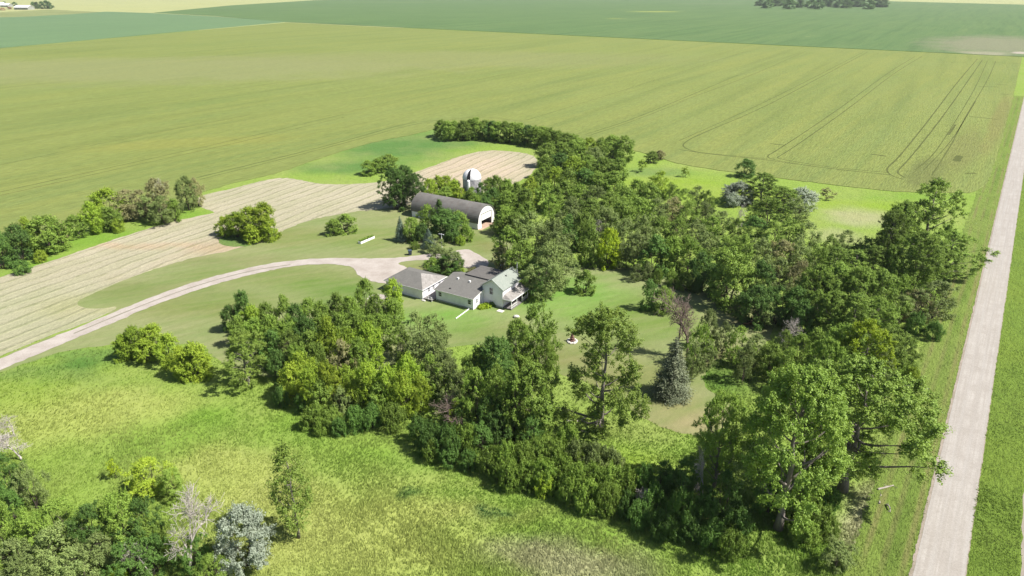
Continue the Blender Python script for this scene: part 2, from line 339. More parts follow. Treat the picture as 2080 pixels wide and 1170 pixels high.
# wheel tracks pressed into the wheat
M_trk = simple('pressed_wheat_track', (0.13, 0.155, 0.045), 0.3, 0.5, 0.95, 0.1)
def ribbon(mb, pts, w, z):
    pts = [Vector((*p, z)) for p in pts]; vs = []
    for i, p in enumerate(pts):
        d = (pts[min(i + 1, len(pts) - 1)] - pts[max(i - 1, 0)]); d.z = 0; d.normalize(); n = Vector((-d.y, d.x, 0)) * w / 2 * (0.8 + 0.5 * R.random())
        vs += [p - n, p + n]
    mb.add(vs, [(2 * i, 2 * i + 1, 2 * i + 3, 2 * i + 2) for i in range(len(pts) - 1)])
q3 = lambda pts: [(1380 + x / 2.924, y / 2.924) for x, y in pts]
TR = [(q3([(1100, 305), (800, 460), (440, 640), (0, 835)]), .38), (q3([(1120, 308), (800, 478), (480, 650), (100, 805), (25, 850), (20, 872), (80, 900), (200, 915), (520, 942)]), .5), (q3([(0, 889), (200, 918), (520, 948), (900, 1003), (1250, 1038)]), .6),
      (q3([(1400, 335), (1240, 430), (1000, 610), (760, 775), (560, 905), (520, 925), (535, 942), (600, 955)]), .45), (q3([(1440, 335), (1280, 430), (1050, 610), (830, 770), (620, 915), (575, 935), (600, 945), (900, 995), (1240, 1025)]), .45),
      (q3([(1770, 350), (1640, 500), (1500, 690), (1300, 940), (1240, 990), (1230, 1015), (1260, 1045), (1330, 1065)]), .55), (q3([(1800, 355), (1700, 500), (1560, 700), (1370, 940), (1300, 1010), (1295, 1030), (1340, 1055)]), .55),
      (q3([(1830, 360), (1760, 520), (1640, 720), (1570, 830), (1500, 930), (1400, 1010)]), .35), (q3([(1880, 360), (1830, 480), (1700, 690), (1620, 850), (1590, 900), (1500, 1040)]), .38), (q3([(1760, 600), (1690, 720), (1600, 860), (1450, 1010)]), .35),
      (q3([(1665, 925), (1655, 940), (1645, 958)]), 2.2), (q3([(1610, 370), (1660, 368), (1700, 372)]), .9), (q3([(1780, 515), (1850, 512), (1900, 518)]), .9), (q3([(1880, 500), (1950, 505)]), 1.), (q3([(1915, 558), (1955, 562)]), 1.6), (q3([(1860, 372), (2040, 378)]), 1.),
      (q3([(1140, 915), (1230, 928)]), 1.2), (q3([(540, 853), (625, 862)]), 1.), (q3([(1500, 1058), (1570, 1060)]), 2.2), (q3([(1700, 1030), (1760, 1028)]), 1.2), (q3([(1720, 690), (1890, 710)]), .9), (q3([(1640, 740), (1600, 800)]), .9),
      (q3([(750, 305), (400, 460), (0, 605)]), .35), (q3([(380, 310), (0, 430)]), .4), ([(0, 390), (239, 337), (479, 284), (698, 232)], .4), ([(0, 397), (239, 343), (479, 291), (698, 238)], .35), ([(0, 335), (239, 284), (513, 232)], .3), ([(400, 361), (547, 325), (700, 287), (820, 251), (890, 244)], .55),
      ([(405, 365), (550, 329), (700, 291), (830, 254), (880, 247)], .4), ([(1189, 273), (1281, 244), (1380, 203), (1500, 152)], .45), ([(1195, 276), (1290, 245), (1390, 205)], .35), ([(1069, 244), (1213, 200), (1380, 147)], .3), ([(700, 230), (900, 180), (1150, 120)], .22), ([(880, 250), (960, 235), (1060, 246)], .35)]
tm = MB()
for pts, w in TR:
    p2 = smooth(PXp := [G(x, y, 0.14) for x, y in pts], 2, False)
    dense = []
    for i in range(len(p2) - 1):
        a, b = Vector(p2[i]), Vector(p2[i + 1]); n = max(1, int((b - a).length / 4))
        dense += [tuple(a.lerp(b, k / n)) for k in range(n)]
    dense.append(p2[-1]); ribbon(tm, dense, w * 1.15, 0.16)
o = tm.build('wheel_tracks', M_trk); o['kind'] = 'structure'

# hay strip
def hay_mat():
    m, t, o = nt('mown_hay_stubble'); v = xyz(t)
    HA = math.radians(28)
    big = noise(t, v, 0.03, 4, 0.6, 0.35, 0.65); c = mixc(t, big, (0.41, 0.375, 0.275), (0.35, 0.33, 0.225))
    s1 = stripes(t, HA, 4.2, 2.6, 0.35, 1.0, 0.0, 0.045); br = noise(t, xyz(t, -HA, (1, .35, 1)), 0.5, 5, 0.75, 0.4, 0.62)
    c = mixc(t, mth(t, 'MULTIPLY', mth(t, 'MULTIPLY', s1, br), 0.85), c, (0.235, 0.24, 0.13))
    s2 = stripes(t, HA, 2.1, 1.4, 0.5, 1.0, 1.1, 0.03); c = mixc(t, mth(t, 'MULTIPLY', mth(t, 'MULTIPLY', s2, noise(t, v, 0.5, 4, 0.7, 0.4, 0.65)), 0.6), c, (0.5, 0.455, 0.33))
    s3 = stripes(t, HA, 12.6, 1.6, 0.2, 1.0, 0.4, 0.03); c = mixc(t, mth(t, 'MULTIPLY', s3, 0.2), c, (0.28, 0.30, 0.15))
    fn = noise(t, xyz(t, -HA, (1, .4, 1)), 2.5, 5, 0.75, 0.25, 0.75)
    c = mixc(t, 0.35, c, mixc(t, fn, (0.25, 0.25, 0.25), (1, 1, 1)), 'OVERLAY')
    pk = noise(t, v, 0.02, 3, 0.6, 0.55, 0.7); c = mixc(t, mth(t, 'MULTIPLY', pk, 0.35), c, (0.47, 0.37, 0.25))
    a = nd(t, 'ShaderNodeAttribute', attribute_name='Col'); c = mixc(t, 1.0, c, a.outputs['Color'], 'MULTIPLY')
    finish(t, o, c, 0.95, 0.1, [(fn, 0.1), (s1, 0.12)]); return m
HZ = [(x_, y_, rx, ry, np.array(c_), k_, 0.0) for (x_, y_), rx, ry, c_, k_ in
      [(G(960, 345), 26, 34, (1.12, 1.02, 1.05), 1), (G(60, 640), 34, 20, (.86, .93, .82), .8), (G(430, 500), 10, 8, (1.0, .9, .88), .9), (G(180, 620), 14, 7, (.85, .9, .7), .8), (G(230, 500), 40, 3, (1.05, .9, .85), .8)]]
def haycol(x, y):
    global BASEG, ZONES
    b, z = BASEG, ZONES; BASEG, ZONES = np.array((1., 1., 1.)), HZ
    c = sward(x, y); BASEG, ZONES = b, z
    return c
hay_px = [(-200, 810), (0, 724), (62, 697), (150, 665), (215, 640), (232, 630), (240, 622), (205, 628), (160, 624), (157, 612), (185, 598), (277, 558), (385, 525), (446, 514), (470, 508), (500, 500), (530, 494), (560, 478), (585, 463), (640, 444), (681, 437), (732, 428), (790, 424),
          (850, 412), (900, 400), (990, 392), (1050, 372), (1085, 350), (1094, 326), (1080, 314), (1040, 307), (985, 305), (930, 318), (880, 337), (845, 349), (800, 366), (730, 374), (660, 375), (620, 368), (590, 362), (560, 362), (520, 370), (470, 384), (425, 393), (400, 402), (398, 412), (412, 424), (440, 431), (418, 436), (350, 450), (280, 471), (200, 497), (100, 532), (0, 562), (-200, 640)]
hay_poly = ragged(smooth(PX(hay_px), 1), 1.2, 0.35)
sheet('hay_stubble_field', hay_poly, 0.03, hay_mat(), cell=3.0, colfn=haycol)

lawn_px = [(-200, 834), (0, 757), (60, 735), (120, 716), (180, 706), (230, 700), (330, 700), (415, 700), (450, 745), (560, 770), (720, 770), (860, 715), (940, 700), (1020, 705), (1080, 722), (1130, 758), (1190, 775), (1240, 800), (1290, 838), (1340, 870), (1400, 884), (1450, 884), (1490, 850), (1500, 800), (1440, 800), (1425, 765), (1460, 725), (1500, 735), (1560, 700), (1570, 660), (1600, 640),
           (1560, 610), (1400, 560), (1300, 545), (1180, 540), (1080, 545), (1040, 500), (1040, 470), (980, 450), (900, 430), (800, 410), (720, 415), (640, 430), (560, 450), (480, 480), (380, 500), (260, 545), (150, 600), (140, 630), (240, 640), (225, 642), (150, 668), (62, 700), (0, 727), (-200, 812)]
lawn_poly = ragged(smooth(PX(lawn_px), 1), 1.0, 0.5)
sheet('lawn', lawn_poly, 0.02, M_lawn, cell=2.5, colfn=lawncol)
# weedy island of tall grass under the bush between hay and lawn
isl_poly = ragged(smooth(PX([(440, 490), (470, 470), (520, 470), (562, 462), (566, 472), (540, 488), (500, 502), (455, 500)]), 1), 0.8, 0.3)
sheet('weedy_grass_patch', isl_poly, 0.05, M_gr, cell=2.0, colfn=lambda x, y: np.tile(np.array((0.12, 0.2, 0.05)), (len(x), 1)))

# gravel
def gravel_mat(name, base, dark, az=None, per=1.6, k=0.35):
    m, t, o = nt(name); v = xyz(t)
    c = mixc(t, noise(t, v, 0.25, 5, 0.65, 0.35, 0.7), base, dark)
    if az is not None:
        c = mixc(t, mth(t, 'MULTIPLY', stripes(t, az, per, 0.25, 0.0, 1.0), k), c, tuple(x * 0.86 for x in base))
        vs = xyz(t, az, (3, 0.06, 1)); c = mixc(t, mth(t, 'MULTIPLY', noise(t, vs, 0.8, 4, 0.6, 0.38, 0.62), 0.75), c, dark)
    fn = noise(t, v, 5, 5, 0.8, 0.3, 0.7); c = mixc(t, 0.3, c, mixc(t, fn, (0.35, 0.33, 0.32), (1, 1, 1)), 'OVERLAY')
    finish(t, o, c, 0.95, 0.15, [(fn, 0.004)]); return m
rl = G(1958, 723); perp = (math.cos(AZR), -math.sin(AZR)); rv = (math.sin(AZR), math.cos(AZR))
rr = G(1959.5, 1170); RW = (rr[0] - rl[0]) * perp[0] + (rr[1] - rl[1]) * perp[1]
def rp(s_, w_): return (rl[0] + rv[0] * s_ + perp[0] * w_, rl[1] + rv[1] * s_ + perp[1] * w_)
def strip(w0, w1, s0, s1, step=6): return [rp(s, w0) for s in np.arange(s0, s1, step)] + [rp(s, w1) for s in np.arange(s1, s0, -step)]
M_road = gravel_mat('road_gravel', (0.425, 0.402, 0.372), (0.325, 0.30, 0.27), AZR, 1.75, 0.8)
M_sh = gravel_mat('shoulder_gravel', (0.36, 0.31, 0.27), (0.24, 0.21, 0.16))
sheet('road_shoulder', ragged(strip(-0.38, RW + 0.12, -150, 450, .5), .5, 0.09) , 0.06, M_sh)
sheet('gravel_road', ragged(strip(0.0, RW, -150, 450, .5), .5, 0.035), 0.085, M_road)
sheet('far_gravel_road', strip(0.0, RW, 449, 5200, 50), 0.084, M_road)
sheet('road_verge', ragged(strip(-7.6, -0.2, -150, 440, 1.5), 1.5, 0.4), 0.03, M_verge)
sheet('road_ditch_grass', ragged(strip(RW - 0.1, RW + 5.8, -150, 450, 2), 2, 0.25), 0.04, M_east)
sheet('bare_soil_field', strip(RW + 5.6, RW + 500, -150, 450, 20), 0.02, gravel_mat('dry_soil', (0.33, 0.29, 0.25), (0.26, 0.23, 0.19)))
drive_px = [(-200, 802), (0, 728), (50, 709), (100, 689), (200, 648), (300, 606), (400, 571), (500, 545), (560, 533), (640, 525), (700, 524), (758, 525), (796, 525), (844, 520), (873, 515), (905, 514), (945, 506), (958, 509), (972, 518), (990, 526), (994, 540), (975, 546), (940, 545), (932, 532), (905, 528), (873, 528), (844, 529), (815, 532), (808, 537),
            (840, 548), (820, 570), (790, 578), (757, 572), (738, 567), (727, 557), (719, 546), (705, 538), (640, 536), (580, 543), (500, 560), (400, 589), (300, 625), (200, 669), (100, 710), (50, 731), (0, 752), (-200, 832)]
drive_poly = ragged(smooth(PX(drive_px), 2), 0.8, 0.28)
M_drive = gravel_mat('driveway_gravel', (0.445, 0.405, 0.37), (0.34, 0.30, 0.265))
sheet('driveway', drive_poly, 0.06, M_drive, cell=0)
sheet('sandy_patch', ragged(smooth(PX([(744, 604), (762, 596), (786, 600), (792, 610), (776, 616), (756, 615)]), 1), 0.5, 0.2), 0.045, M_drive)
mw = MB()
ribbon(mw, smooth(PX([(150, 678), (250, 636), (350, 597), (440, 568), (520, 548), (590, 538)]), 2, False), 0.45, 0.075)
o = mw.build('driveway_centre_strip', simple('worn_grass_strip', (0.33, 0.31, 0.24), 0.3, 2, 0.95, 0.1)); o['kind'] = 'structure'

# ------------------------------------------------------------------ trees
def leaf_mat(name, a, b, c, tr=0.2):
    m, t, o = nt(name); at = nd(t, 'ShaderNodeAttribute', attribute_name='tint'); oi = nd(t, 'ShaderNodeObjectInfo')
    col = mixc(t, at.outputs['Fac'], a, b)
    col = mixc(t, mth(t, 'MULTIPLY', oi.outputs['Random'], 0.6), col, c)
    rv = mth(t, 'FRACT', mth(t, 'MULTIPLY', oi.outputs['Random'], 7.31), 0); vr = nd(t, 'ShaderNodeCombineColor'); vv = mth(t, 'ADD', mth(t, 'MULTIPLY', rv, 0.34), 0.52)
    for i_ in range(3): lk(t, vv, vr.inputs[i_])
    col = mixc(t, 1.0, col, vr.outputs[0], 'MULTIPLY')
    p = nd(t, 'ShaderNodeBsdfPrincipled'); lk(t, col, p.inputs['Base Color']); p.inputs['Roughness'].default_value = 0.55; p.inputs['Specular IOR Level'].default_value = 0.22
    tb = nd(t, 'ShaderNodeBsdfTranslucent'); lk(t, mixc(t, 0.5, col, mixc(t, 1.0, col, (1.6, 1.5, 0.5), 'MULTIPLY')), tb.inputs[0])
    mx = nd(t, 'ShaderNodeMixShader'); mx.inputs[0].default_value = tr; lk(t, p.outputs[0], mx.inputs[1]); lk(t, tb.outputs[0], mx.inputs[2]); lk(t, mx.outputs[0], o.inputs[0])
    return m
LM = {
 'yg': leaf_mat('yellow_green_leaves', (0.280, 0.420, 0.046), (0.520, 0.651, 0.062), (0.290, 0.485, 0.051)),
 'mg': leaf_mat('mid_green_leaves', (0.180, 0.320, 0.051), (0.349, 0.510, 0.078), (0.266, 0.383, 0.073)),
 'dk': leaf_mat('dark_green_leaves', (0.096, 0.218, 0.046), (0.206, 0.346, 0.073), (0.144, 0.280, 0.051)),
 'gg': leaf_mat('grey_green_leaves', (0.206, 0.306, 0.094), (0.398, 0.497, 0.164), (0.266, 0.357, 0.103)),
 'br': leaf_mat('brownish_green_leaves', (0.306, 0.332, 0.140), (0.536, 0.510, 0.244), (0.357, 0.357, 0.153)),
 'lm': leaf_mat('lime_leaves', (0.275, 0.442, 0.024), (0.518, 0.640, 0.037), (0.347, 0.518, 0.024)),
 'ct': leaf_mat('cottonwood_leaves', (0.197, 0.338, 0.058), (0.392, 0.550, 0.095), (0.255, 0.407, 0.067)),
 'sv': leaf_mat('silver_leaves', (0.358, 0.429, 0.325), (0.550, 0.630, 0.494), (0.454, 0.530, 0.415), 0.15),
 'sb': leaf_mat('blue_spruce_needles', (0.113, 0.187, 0.127), (0.253, 0.358, 0.269), (0.164, 0.239, 0.164), 0.1),
 'ob': leaf_mat('old_spruce_needles', (0.138, 0.187, 0.105), (0.324, 0.355, 0.218), (0.211, 0.242, 0.146), 0.1),
 'rd': leaf_mat('rust_brown_leaves', (0.510, 0.280, 0.153), (0.817, 0.510, 0.306), (0.611, 0.357, 0.228)),
 'fr': leaf_mat('far_hazy_leaves', (0.12, 0.25, 0.085), (0.22, 0.37, 0.115), (0.16, 0.30, 0.095)),
 'cb': leaf_mat('sunny_cottonwood_leaves', (0.25, 0.40, 0.075), (0.47, 0.62, 0.12), (0.33, 0.49, 0.09), 0.3),
}
M_bark = simple('grey_bark', (0.17, 0.14, 0.115), 0.4, 3, 0.95, 0.1, 0.03, sc=(1, 1, .25))
M_pbark = simple('pale_bark', (0.36, 0.32, 0.28), 0.35, 3, 0.95, 0.1, 0.02, sc=(1, 1, .3))
M_dead = simple('white_weathered_wood', (0.56, 0.51, 0.47), 0.3, 2, 0.95, 0.1, sc=(1, 1, .3))
M_deadr = simple('reddish_dead_twigs', (0.38, 0.29, 0.25), 0.3, 2, 0.95, 0.1)
def unit(v): return v / np.maximum(np.linalg.norm(v, axis=1, keepdims=True), 1e-6)
def leafmesh(name, P_, N_, S_, T_, rs, aspect=0.75):
    n = len(P_); N_ = unit(N_ + 1e-4); r = unit(rs.normal(size=(n, 3))); U = unit(np.cross(N_, r)); V = np.cross(N_, U)
    U = U * S_[:, None] * 0.5; V = V * S_[:, None] * 0.5 * aspect; B = N_ * S_[:, None] * 0.18
    v = np.stack([P_ - U, P_ - V * 1.0 + B, P_ + U * 1.1, P_ + V + B * .6], 1).reshape(-1, 3)
    me = bpy.data.meshes.new(name); me.vertices.add(4 * n); me.vertices.foreach_set('co', v.ravel())
    me.loops.add(4 * n); me.loops.foreach_set('vertex_index', np.arange(4 * n, dtype=np.int32)); me.polygons.add(n)
    me.polygons.foreach_set('loop_start', np.arange(0, 4 * n, 4, dtype=np.int32)); me.polygons.foreach_set('loop_total', np.full(n, 4, dtype=np.int32))
    a = me.attributes.new('tint', 'FLOAT', 'FACE'); a.data.foreach_set('value', T_); me.materials.append(LM['mg']); me.update(calc_edges=True)
    return me
def crown(kind, seed, h, r, z0, nb, nl, ls, brr=(0.22, 0.36), shape=2.2, gap=0.0, up=0.5, flat=0.75, lob=0.25):
    "returns leaf mesh and blob centres. h top, r radius, z0 bottom of crown"
    rs = np.random.RandomState(seed); bl = []
    ph = rs.rand(6) * 6.28
    def env(t, a):   # radius at crown fraction t and angle a
        if shape == 'cone': p = (1 - t) ** 0.9
        elif shape == 'col': p = (np.sin(math.pi * min(1, max(0, t * 0.92 + 0.08))) ** 0.55)
        else: p = max(0.0, 1 - abs(2 * (t - 0.42) / 1.16) ** shape) ** 0.5 if t > 0.42 else max(0.0, 1 - (abs(0.42 - t) / 0.55) ** 2.6) ** 0.5
        return r * p * (1 + lob * (math.sin(2 * a + ph[0]) * .5 + math.sin(3 * a + ph[1] + 3 * t) * .5 + .4 * math.sin(5 * a + ph[2] + 7 * t)))
    while len(bl) < nb:
        t = rs.rand() ** 0.85; a = rs.rand() * 6.283; e = env(t, a); k = 0.35 + 0.6 * rs.rand() ** 0.6
        br = r * (brr[0] + (brr[1] - brr[0]) * rs.rand()); rad = max(0, e - br * 0.6) * k / 0.95
        z = z0 + t * (h - z0 - br * flat * .8)
        bl.append((rad * math.cos(a), rad * math.sin(a), max(z, br * .5), br, rs.rand()))
    # drop some blobs at random for gaps
    bl = [b for b in bl if rs.rand() > gap]
    B = np.array(bl); w = B[:, 3] ** 2; w /= w.sum(); idx = rs.choice(len(B), nl, p=w)
    c = B[idx, :3]; br = B[idx, 3]
    out = unit(np.stack([c[:, 0], c[:, 1], (c[:, 2] - (z0 + h) * .42) * 1.0], 1) + 1e-3)
    d = unit(rs.normal(size=(nl, 3)) + out * 0.75 + np.array((0, 0, up * .7)))
    ns = 15; nbk = len(B); sd = unit(rs.normal(size=(nbk * ns, 3)) + np.repeat(unit(B[:, :3] - np.array((0, 0, (z0 + h) * .4))), ns, 0) * .9 + np.array((0, 0, up * .45)))
    sr = np.repeat(B[:, 3], ns) * rs.uniform(.16, .40, nbk * ns); sc_ = np.repeat(B[:, :3], ns, 0) + sd * (np.repeat(B[:, 3], ns) * rs.uniform(.35, 1.22, nbk * ns))[:, None] * np.array((1, 1, flat)); st = rs.rand(nbk * ns)
    sw = sr ** 1.7; sw /= sw.sum(); si = rs.choice(nbk * ns, nl, p=sw); idx = si // ns
    d2 = unit(rs.normal(size=(nl, 3)) + np.array((0, 0, .25)))
    rad = sr[si] * (0.2 + 0.85 * rs.rand(nl) ** 0.7)
    off = d2 * rad[:, None]; al = (off * sd[si]).sum(1, keepdims=True); off = off * .82 + sd[si] * al * .95
    P_ = sc_[si] + off; P_[:, 2] = np.maximum(P_[:, 2], 0.1)
    N_ = d2 * 0.35 + sd[si] * .4 + rs.normal(size=(nl, 3)) * 0.5 + np.array((0, 0, 0.4))
    S_ = ls * (0.5 + 0.8 * rs.rand(nl))
    T_ = np.clip(B[idx, 4] * 0.35 + st[si] * .35 + rs.rand(nl) * 0.4, 0, 1)
    return leafmesh(kind + '_crown', P_, N_, S_, T_, rs), B
def limb(mb, a, b, r0, r1, rs, n=6, sag=0.15, seg=5):
    a = np.array(a); b = np.array(b); L = np.linalg.norm(b - a); pts = []; off = rs.normal(size=3) * L * 0.09
    for k in range(seg + 1):
        t = k / seg; p = a + (b - a) * t; p = p + off * math.sin(math.pi * t) + np.array((0, 0, -sag * L * math.sin(math.pi * t) * (1 - t)))
        pts.append(p)
    mb.tube(pts, [r0 + (r1 - r0) * (k / seg) ** .8 for k in range(seg + 1)], n); return pts
def trunk(kind, seed, h, r, z0, B, tr, nlimb, mat, forks=1, top=0.72, twigs=0, ext=1.12):
    rs = np.random.RandomState(seed + 99); mb = MB()
    for f in range(forks):
        a0 = 6.28 * f / max(1, forks) + rs.rand(); sp = 0.0 if forks == 1 else r * 0.32
        pts = []
        for k in range(8):
            t = k / 7; pts.append((math.cos(a0) * (sp * t + 0.15 * (forks > 1)) + rs.normal() * 0.007 * h * (k > 0), math.sin(a0) * (sp * t + .15 * (forks > 1)) + rs.normal() * 0.012 * h * (k > 0), t * h * top))
        rad = [tr * (1.35 if k == 0 else 1.0) * (1 - 0.85 * (k / 7) ** 1.2) / (1 if forks == 1 else 1.35) for k in range(8)]
        mb.tube(pts, rad, 8)
        order = rs.permutation(len(B))[:nlimb // forks]
        for i in order:
            c = B[i, :3]; zt = max(0.12 * h, min(h * top * 0.92, c[2] - 0.5 * math.hypot(c[0], c[1]) - .04 * h)); k = zt / (h * top) * 7; k0 = min(6, int(k)); fr = k - k0
            a = np.array(pts[k0]) * (1 - fr) + np.array(pts[k0 + 1]) * fr; rr_ = rad[k0] * 0.5
            lp = limb(mb, a, np.array((c[0] * ext, c[1] * ext, c[2] + (ext - 1) * 1.5)), max(rr_, tr * .12), tr * 0.04, rs, 5)
            for j in range(twigs):
                s_ = lp[rs.randint(2, 6)]; e_ = s_ + rs.normal(size=3) * B[i, 3] * 0.8 + np.array((0, 0, B[i, 3] * .3)); limb(mb, s_, e_, tr * .06, tr * .015, rs, 4, 0.05, 3)
    return mb.mesh(kind + '_trunk', mat, True)
def spruce(seed, h, r, nl, ls):
    rs = np.random.RandomState(seed); P_ = []; N_ = []; T_ = []; mb = MB(); mb.tube([(0, 0, 0), (0, 0, h * .5), (0, 0, h * .98)], [h * .018, h * .011, 0.02], 7)
    nw = 26
    for k in range(nw):
        t = (k + .3) / nw; z = h * (0.05 + 0.93 * t); R_ = r * (1 - t) ** 0.82 * (0.86 + .2 * rs.rand()) + .12; nb = max(5, int(15 * (1 - t) + 4))
        for j in range(nb):
            a = 6.283 * (j + rs.rand() * .7) / nb; L = R_ * (0.78 + 0.38 * rs.rand()); m = max(6, int(nl / (nw * 12) * (L / r * 2.0)))
            s = rs.rand(m) ** 0.6; tint = rs.rand()
            px = np.stack([np.cos(a) * L * s, np.sin(a) * L * s, z - 0.28 * L * s + 0.22 * L * s ** 3], 1)
            px += rs.normal(size=(m, 3)) * np.array((.11, .11, .07)) * L * (0.4 + s[:, None]) * 0.8
            P_.append(px); N_.append(np.stack([np.cos(a) * .6 + rs.normal(size=m) * .4, np.sin(a) * .6 + rs.normal(size=m) * .4, 0.6 + rs.normal(size=m) * .35], 1)); T_.append(np.clip(tint * .5 + .5 * rs.rand(m), 0, 1))
            if j % 3 == 0: mb.tube([(0, 0, z), (math.cos(a) * L * .9, math.sin(a) * L * .9, z - .12 * L)], [.05, .012], 4)
    P_ = np.concatenate(P_); N_ = np.concatenate(N_); T_ = np.concatenate(T_); P_[:, 2] = np.maximum(P_[:, 2], .15)
    return leafmesh('spruce_crown', P_, N_, np.full(len(P_), ls) * (.7 + .6 * rs.rand(len(P_))), T_, rs, 0.45), mb.mesh('spruce_trunk', M_bark, True)
def deadtree(seed, h, mat, spread=0.35, depth_=4, r0=0.2, twig=1.0):
    rs = np.random.RandomState(seed); mb = MB(); tw = MB()
    def grow(p, d, L, r, lev):
        pts = [p]; q = p; dd = d
        for k in range(4):
            dd = unit((dd + rs.normal(size=3) * 0.11 + np.array((0, 0, .03)))[None])[0]; q = q + dd * L / 4; pts.append(q)
        (mb if lev < 3 else tw).tube(pts, [max(0.02, r * (1 - .12 * k)) for k in range(5)], 6 if lev < 2 else (4 if lev < 3 else 3), lev < 3)
        if lev >= depth_: return
        nc = 3 if lev == 0 else rs.randint(3, 5)
        for c in range(nc + (2 if lev >= 2 else 0)):
            k = rs.randint(2, 5) if lev else rs.randint(2, 5); nd_ = unit((dd + rs.normal(size=3) * (spread + .18 * lev) + np.array((0, 0, .12)))[None])[0]
            grow(pts[k], nd_, L * (0.52 + .22 * rs.rand()), r * (0.42 + .15 * rs.rand()), lev + 1)
        if lev < 2: grow(pts[4], unit((dd + rs.normal(size=3) * .15)[None])[0], L * .75, r * .55, lev + 1)
    grow(np.array((0., 0., 0.)), np.array((rs.normal() * .05, rs.normal() * .05, 1.)), h * 0.36, r0, 0)
    zmax = max([v[2] for v in mb.v + tw.v]); sc = h / zmax
    for m_ in (mb, tw): m_.v = [(x * sc, y * sc, z * sc) for x, y, z in m_.v]
    rad = np.percentile([math.hypot(v[0], v[1]) for v in tw.v], 92)
    return mb.mesh('dead_tree_trunk', mat, True), tw.mesh('dead_tree_twigs', mat, True), rad

PROTO = {}   # letter -> list of (crown mesh, trunk mesh, proto height, proto radius)
def mk(letter, kind, seeds, h, r, z0, nb, nl, ls, tr, nlimb, mat, forks=1, top=.72, twigs=0, **kw):
    L = []
    for s in seeds:
        cm, B = crown(kind, s, h, r, z0, nb, nl, ls, **kw); tm_ = trunk(kind, s, h, r, z0, B, tr, nlimb, mat, forks, top, twigs); L.append((cm, tm_, h, r))
    PROTO[letter] = L
mk('b', 'boxelder', [1, 2, 3, 4], 9, 4.4, 0.3, 60, 22000, 0.24, .22, 12, M_bark, 2, brr=(.2, .34), lob=.22)
mk('e', 'elm', [11, 12, 13, 14], 11, 4.8, 0.8, 74, 23000, 0.20, .25, 24, M_bark, 2, .75, 2, brr=(.13, .27), gap=.1, lob=.32, up=.7, flat=.9)
mk('c', 'cottonwood', [21, 22, 24], 22, 7.6, 5.5, 130, 80000, 0.24, .55, 30, M_pbark, 1, .8, 1, brr=(.13, .23), gap=.04, lob=.34, shape=2.6, flat=.8)
mk('o', 'open_cottonwood', [31, 32, 33], 20, 6.0, 1.2, 104, 50000, 0.23, .42, 30, M_pbark, 1, .85, 2, brr=(.14, .25), gap=.05, lob=.5, shape=3.0, flat=.8)
mk('p', 'poplar', [41], 14, 2.5, 2.6, 70, 9500, 0.2, .17, 24, M_pbark, 1, .92, 0, brr=(.25, .42), shape='col', gap=.1, lob=.2, flat=1.0)
mk('u', 'shrub', [51, 52, 53], 4.0, 3.4, 0.1, 46, 15000, 0.19, .08, 10, M_bark, 3, brr=(.2, .33), lob=.22, shape=2.4, flat=.8)
mk('v', 'silver_shrub', [61, 62], 8, 4.0, 0.3, 70, 32000, 0.18, .16, 16, M_bark, 2, brr=(.2, .32), lob=.2, flat=.95)
mk('l', 'sapling', [71, 72], 4, 1.4, 0.9, 16, 1500, 0.2, .06, 8, M_bark, 1, .8, brr=(.25, .42), flat=.8)
mk('t', 'tall_elm', [81, 82], 14, 3.6, 0.8, 74, 26000, 0.21, .24, 26, M_bark, 1, .9, 2, brr=(.18, .34), shape='col', gap=.1, lob=.35, flat=1.0)
mk('f', 'far_tree', [91, 92, 93], 20, 9, 0.2, 34, 5000, 1.1, .5, 4, M_bark, brr=(.25, .4), lob=.2)
mk('w', 'willow', [95], 9, 5.0, 0.2, 60, 16000, 0.22, .3, 26, M_bark, 3, .7, 2, brr=(.14, .28), lob=.3, flat=1.15, up=.8)
PROTO['s'] = []
for s_ in (3, 5): a_, b_ = spruce(s_, 12, 3.4, 17000, .28); PROTO['s'].append((a_, b_, 12, 3.4))
PROTO['d'] = []
for s_, m_ in ((4, M_dead), (6, M_deadr), (8, M_dead), (15, M_deadr)):
    a_, b_, r_ = deadtree(s_, 12, m_, .42 if s_ != 8 else .6); PROTO['d'].append((b_, a_, 12, r_))
NAMES = {'b': ('boxelder_tree', 'boxelder tree', 'tree'), 'e': ('elm_tree', 'elm tree', 'tree'), 'c': ('cottonwood_tree', 'cottonwood', 'tree'), 'o': ('cottonwood_tree', 'open-crowned cottonwood', 'tree'), 'p': ('poplar_tree', 'narrow poplar', 'tree'),
         'u': ('shrub', 'shrub', 'shrub'), 'v': ('silver_shrub', 'silver-leaved shrub', 'shrub'), 'l': ('sapling', 'sapling', 'tree'), 't': ('tall_elm_tree', 'tall elm', 'tree'), 'f': ('distant_tree', 'distant tree', 'tree'), 's': ('spruce_tree', 'spruce', 'tree'), 'd': ('dead_tree', 'bare dead tree', 'tree'), 'w': ('willow_tree', 'spreading willow', 'tree')}
LOOK = {'yg': 'yellow-green', 'mg': 'green', 'dk': 'dark green', 'gg': 'grey-green', 'br': 'brownish', 'lm': 'lime-yellow', 'ct': 'bright green', 'sv': 'pale', 'sb': 'blue', 'ob': 'olive-blue', 'rd': 'rust-brown', 'fr': 'dark', 'cb': 'bright green'}
ORD = ['leftmost', 'second', 'third', 'fourth', 'fifth', 'sixth', 'seventh', 'eighth', 'ninth', 'tenth', 'eleventh', 'twelfth', 'thirteenth', 'fourteenth', 'fifteenth', 'sixteenth', 'seventeenth', 'eighteenth', 'nineteenth', 'twentieth', 'twenty-first', 'twenty-second', 'twenty-third', 'twenty-fourth', 'twenty-fifth', 'twenty-sixth', 'twenty-seventh', 'twenty-eighth']
NT = [0]; TREES = []
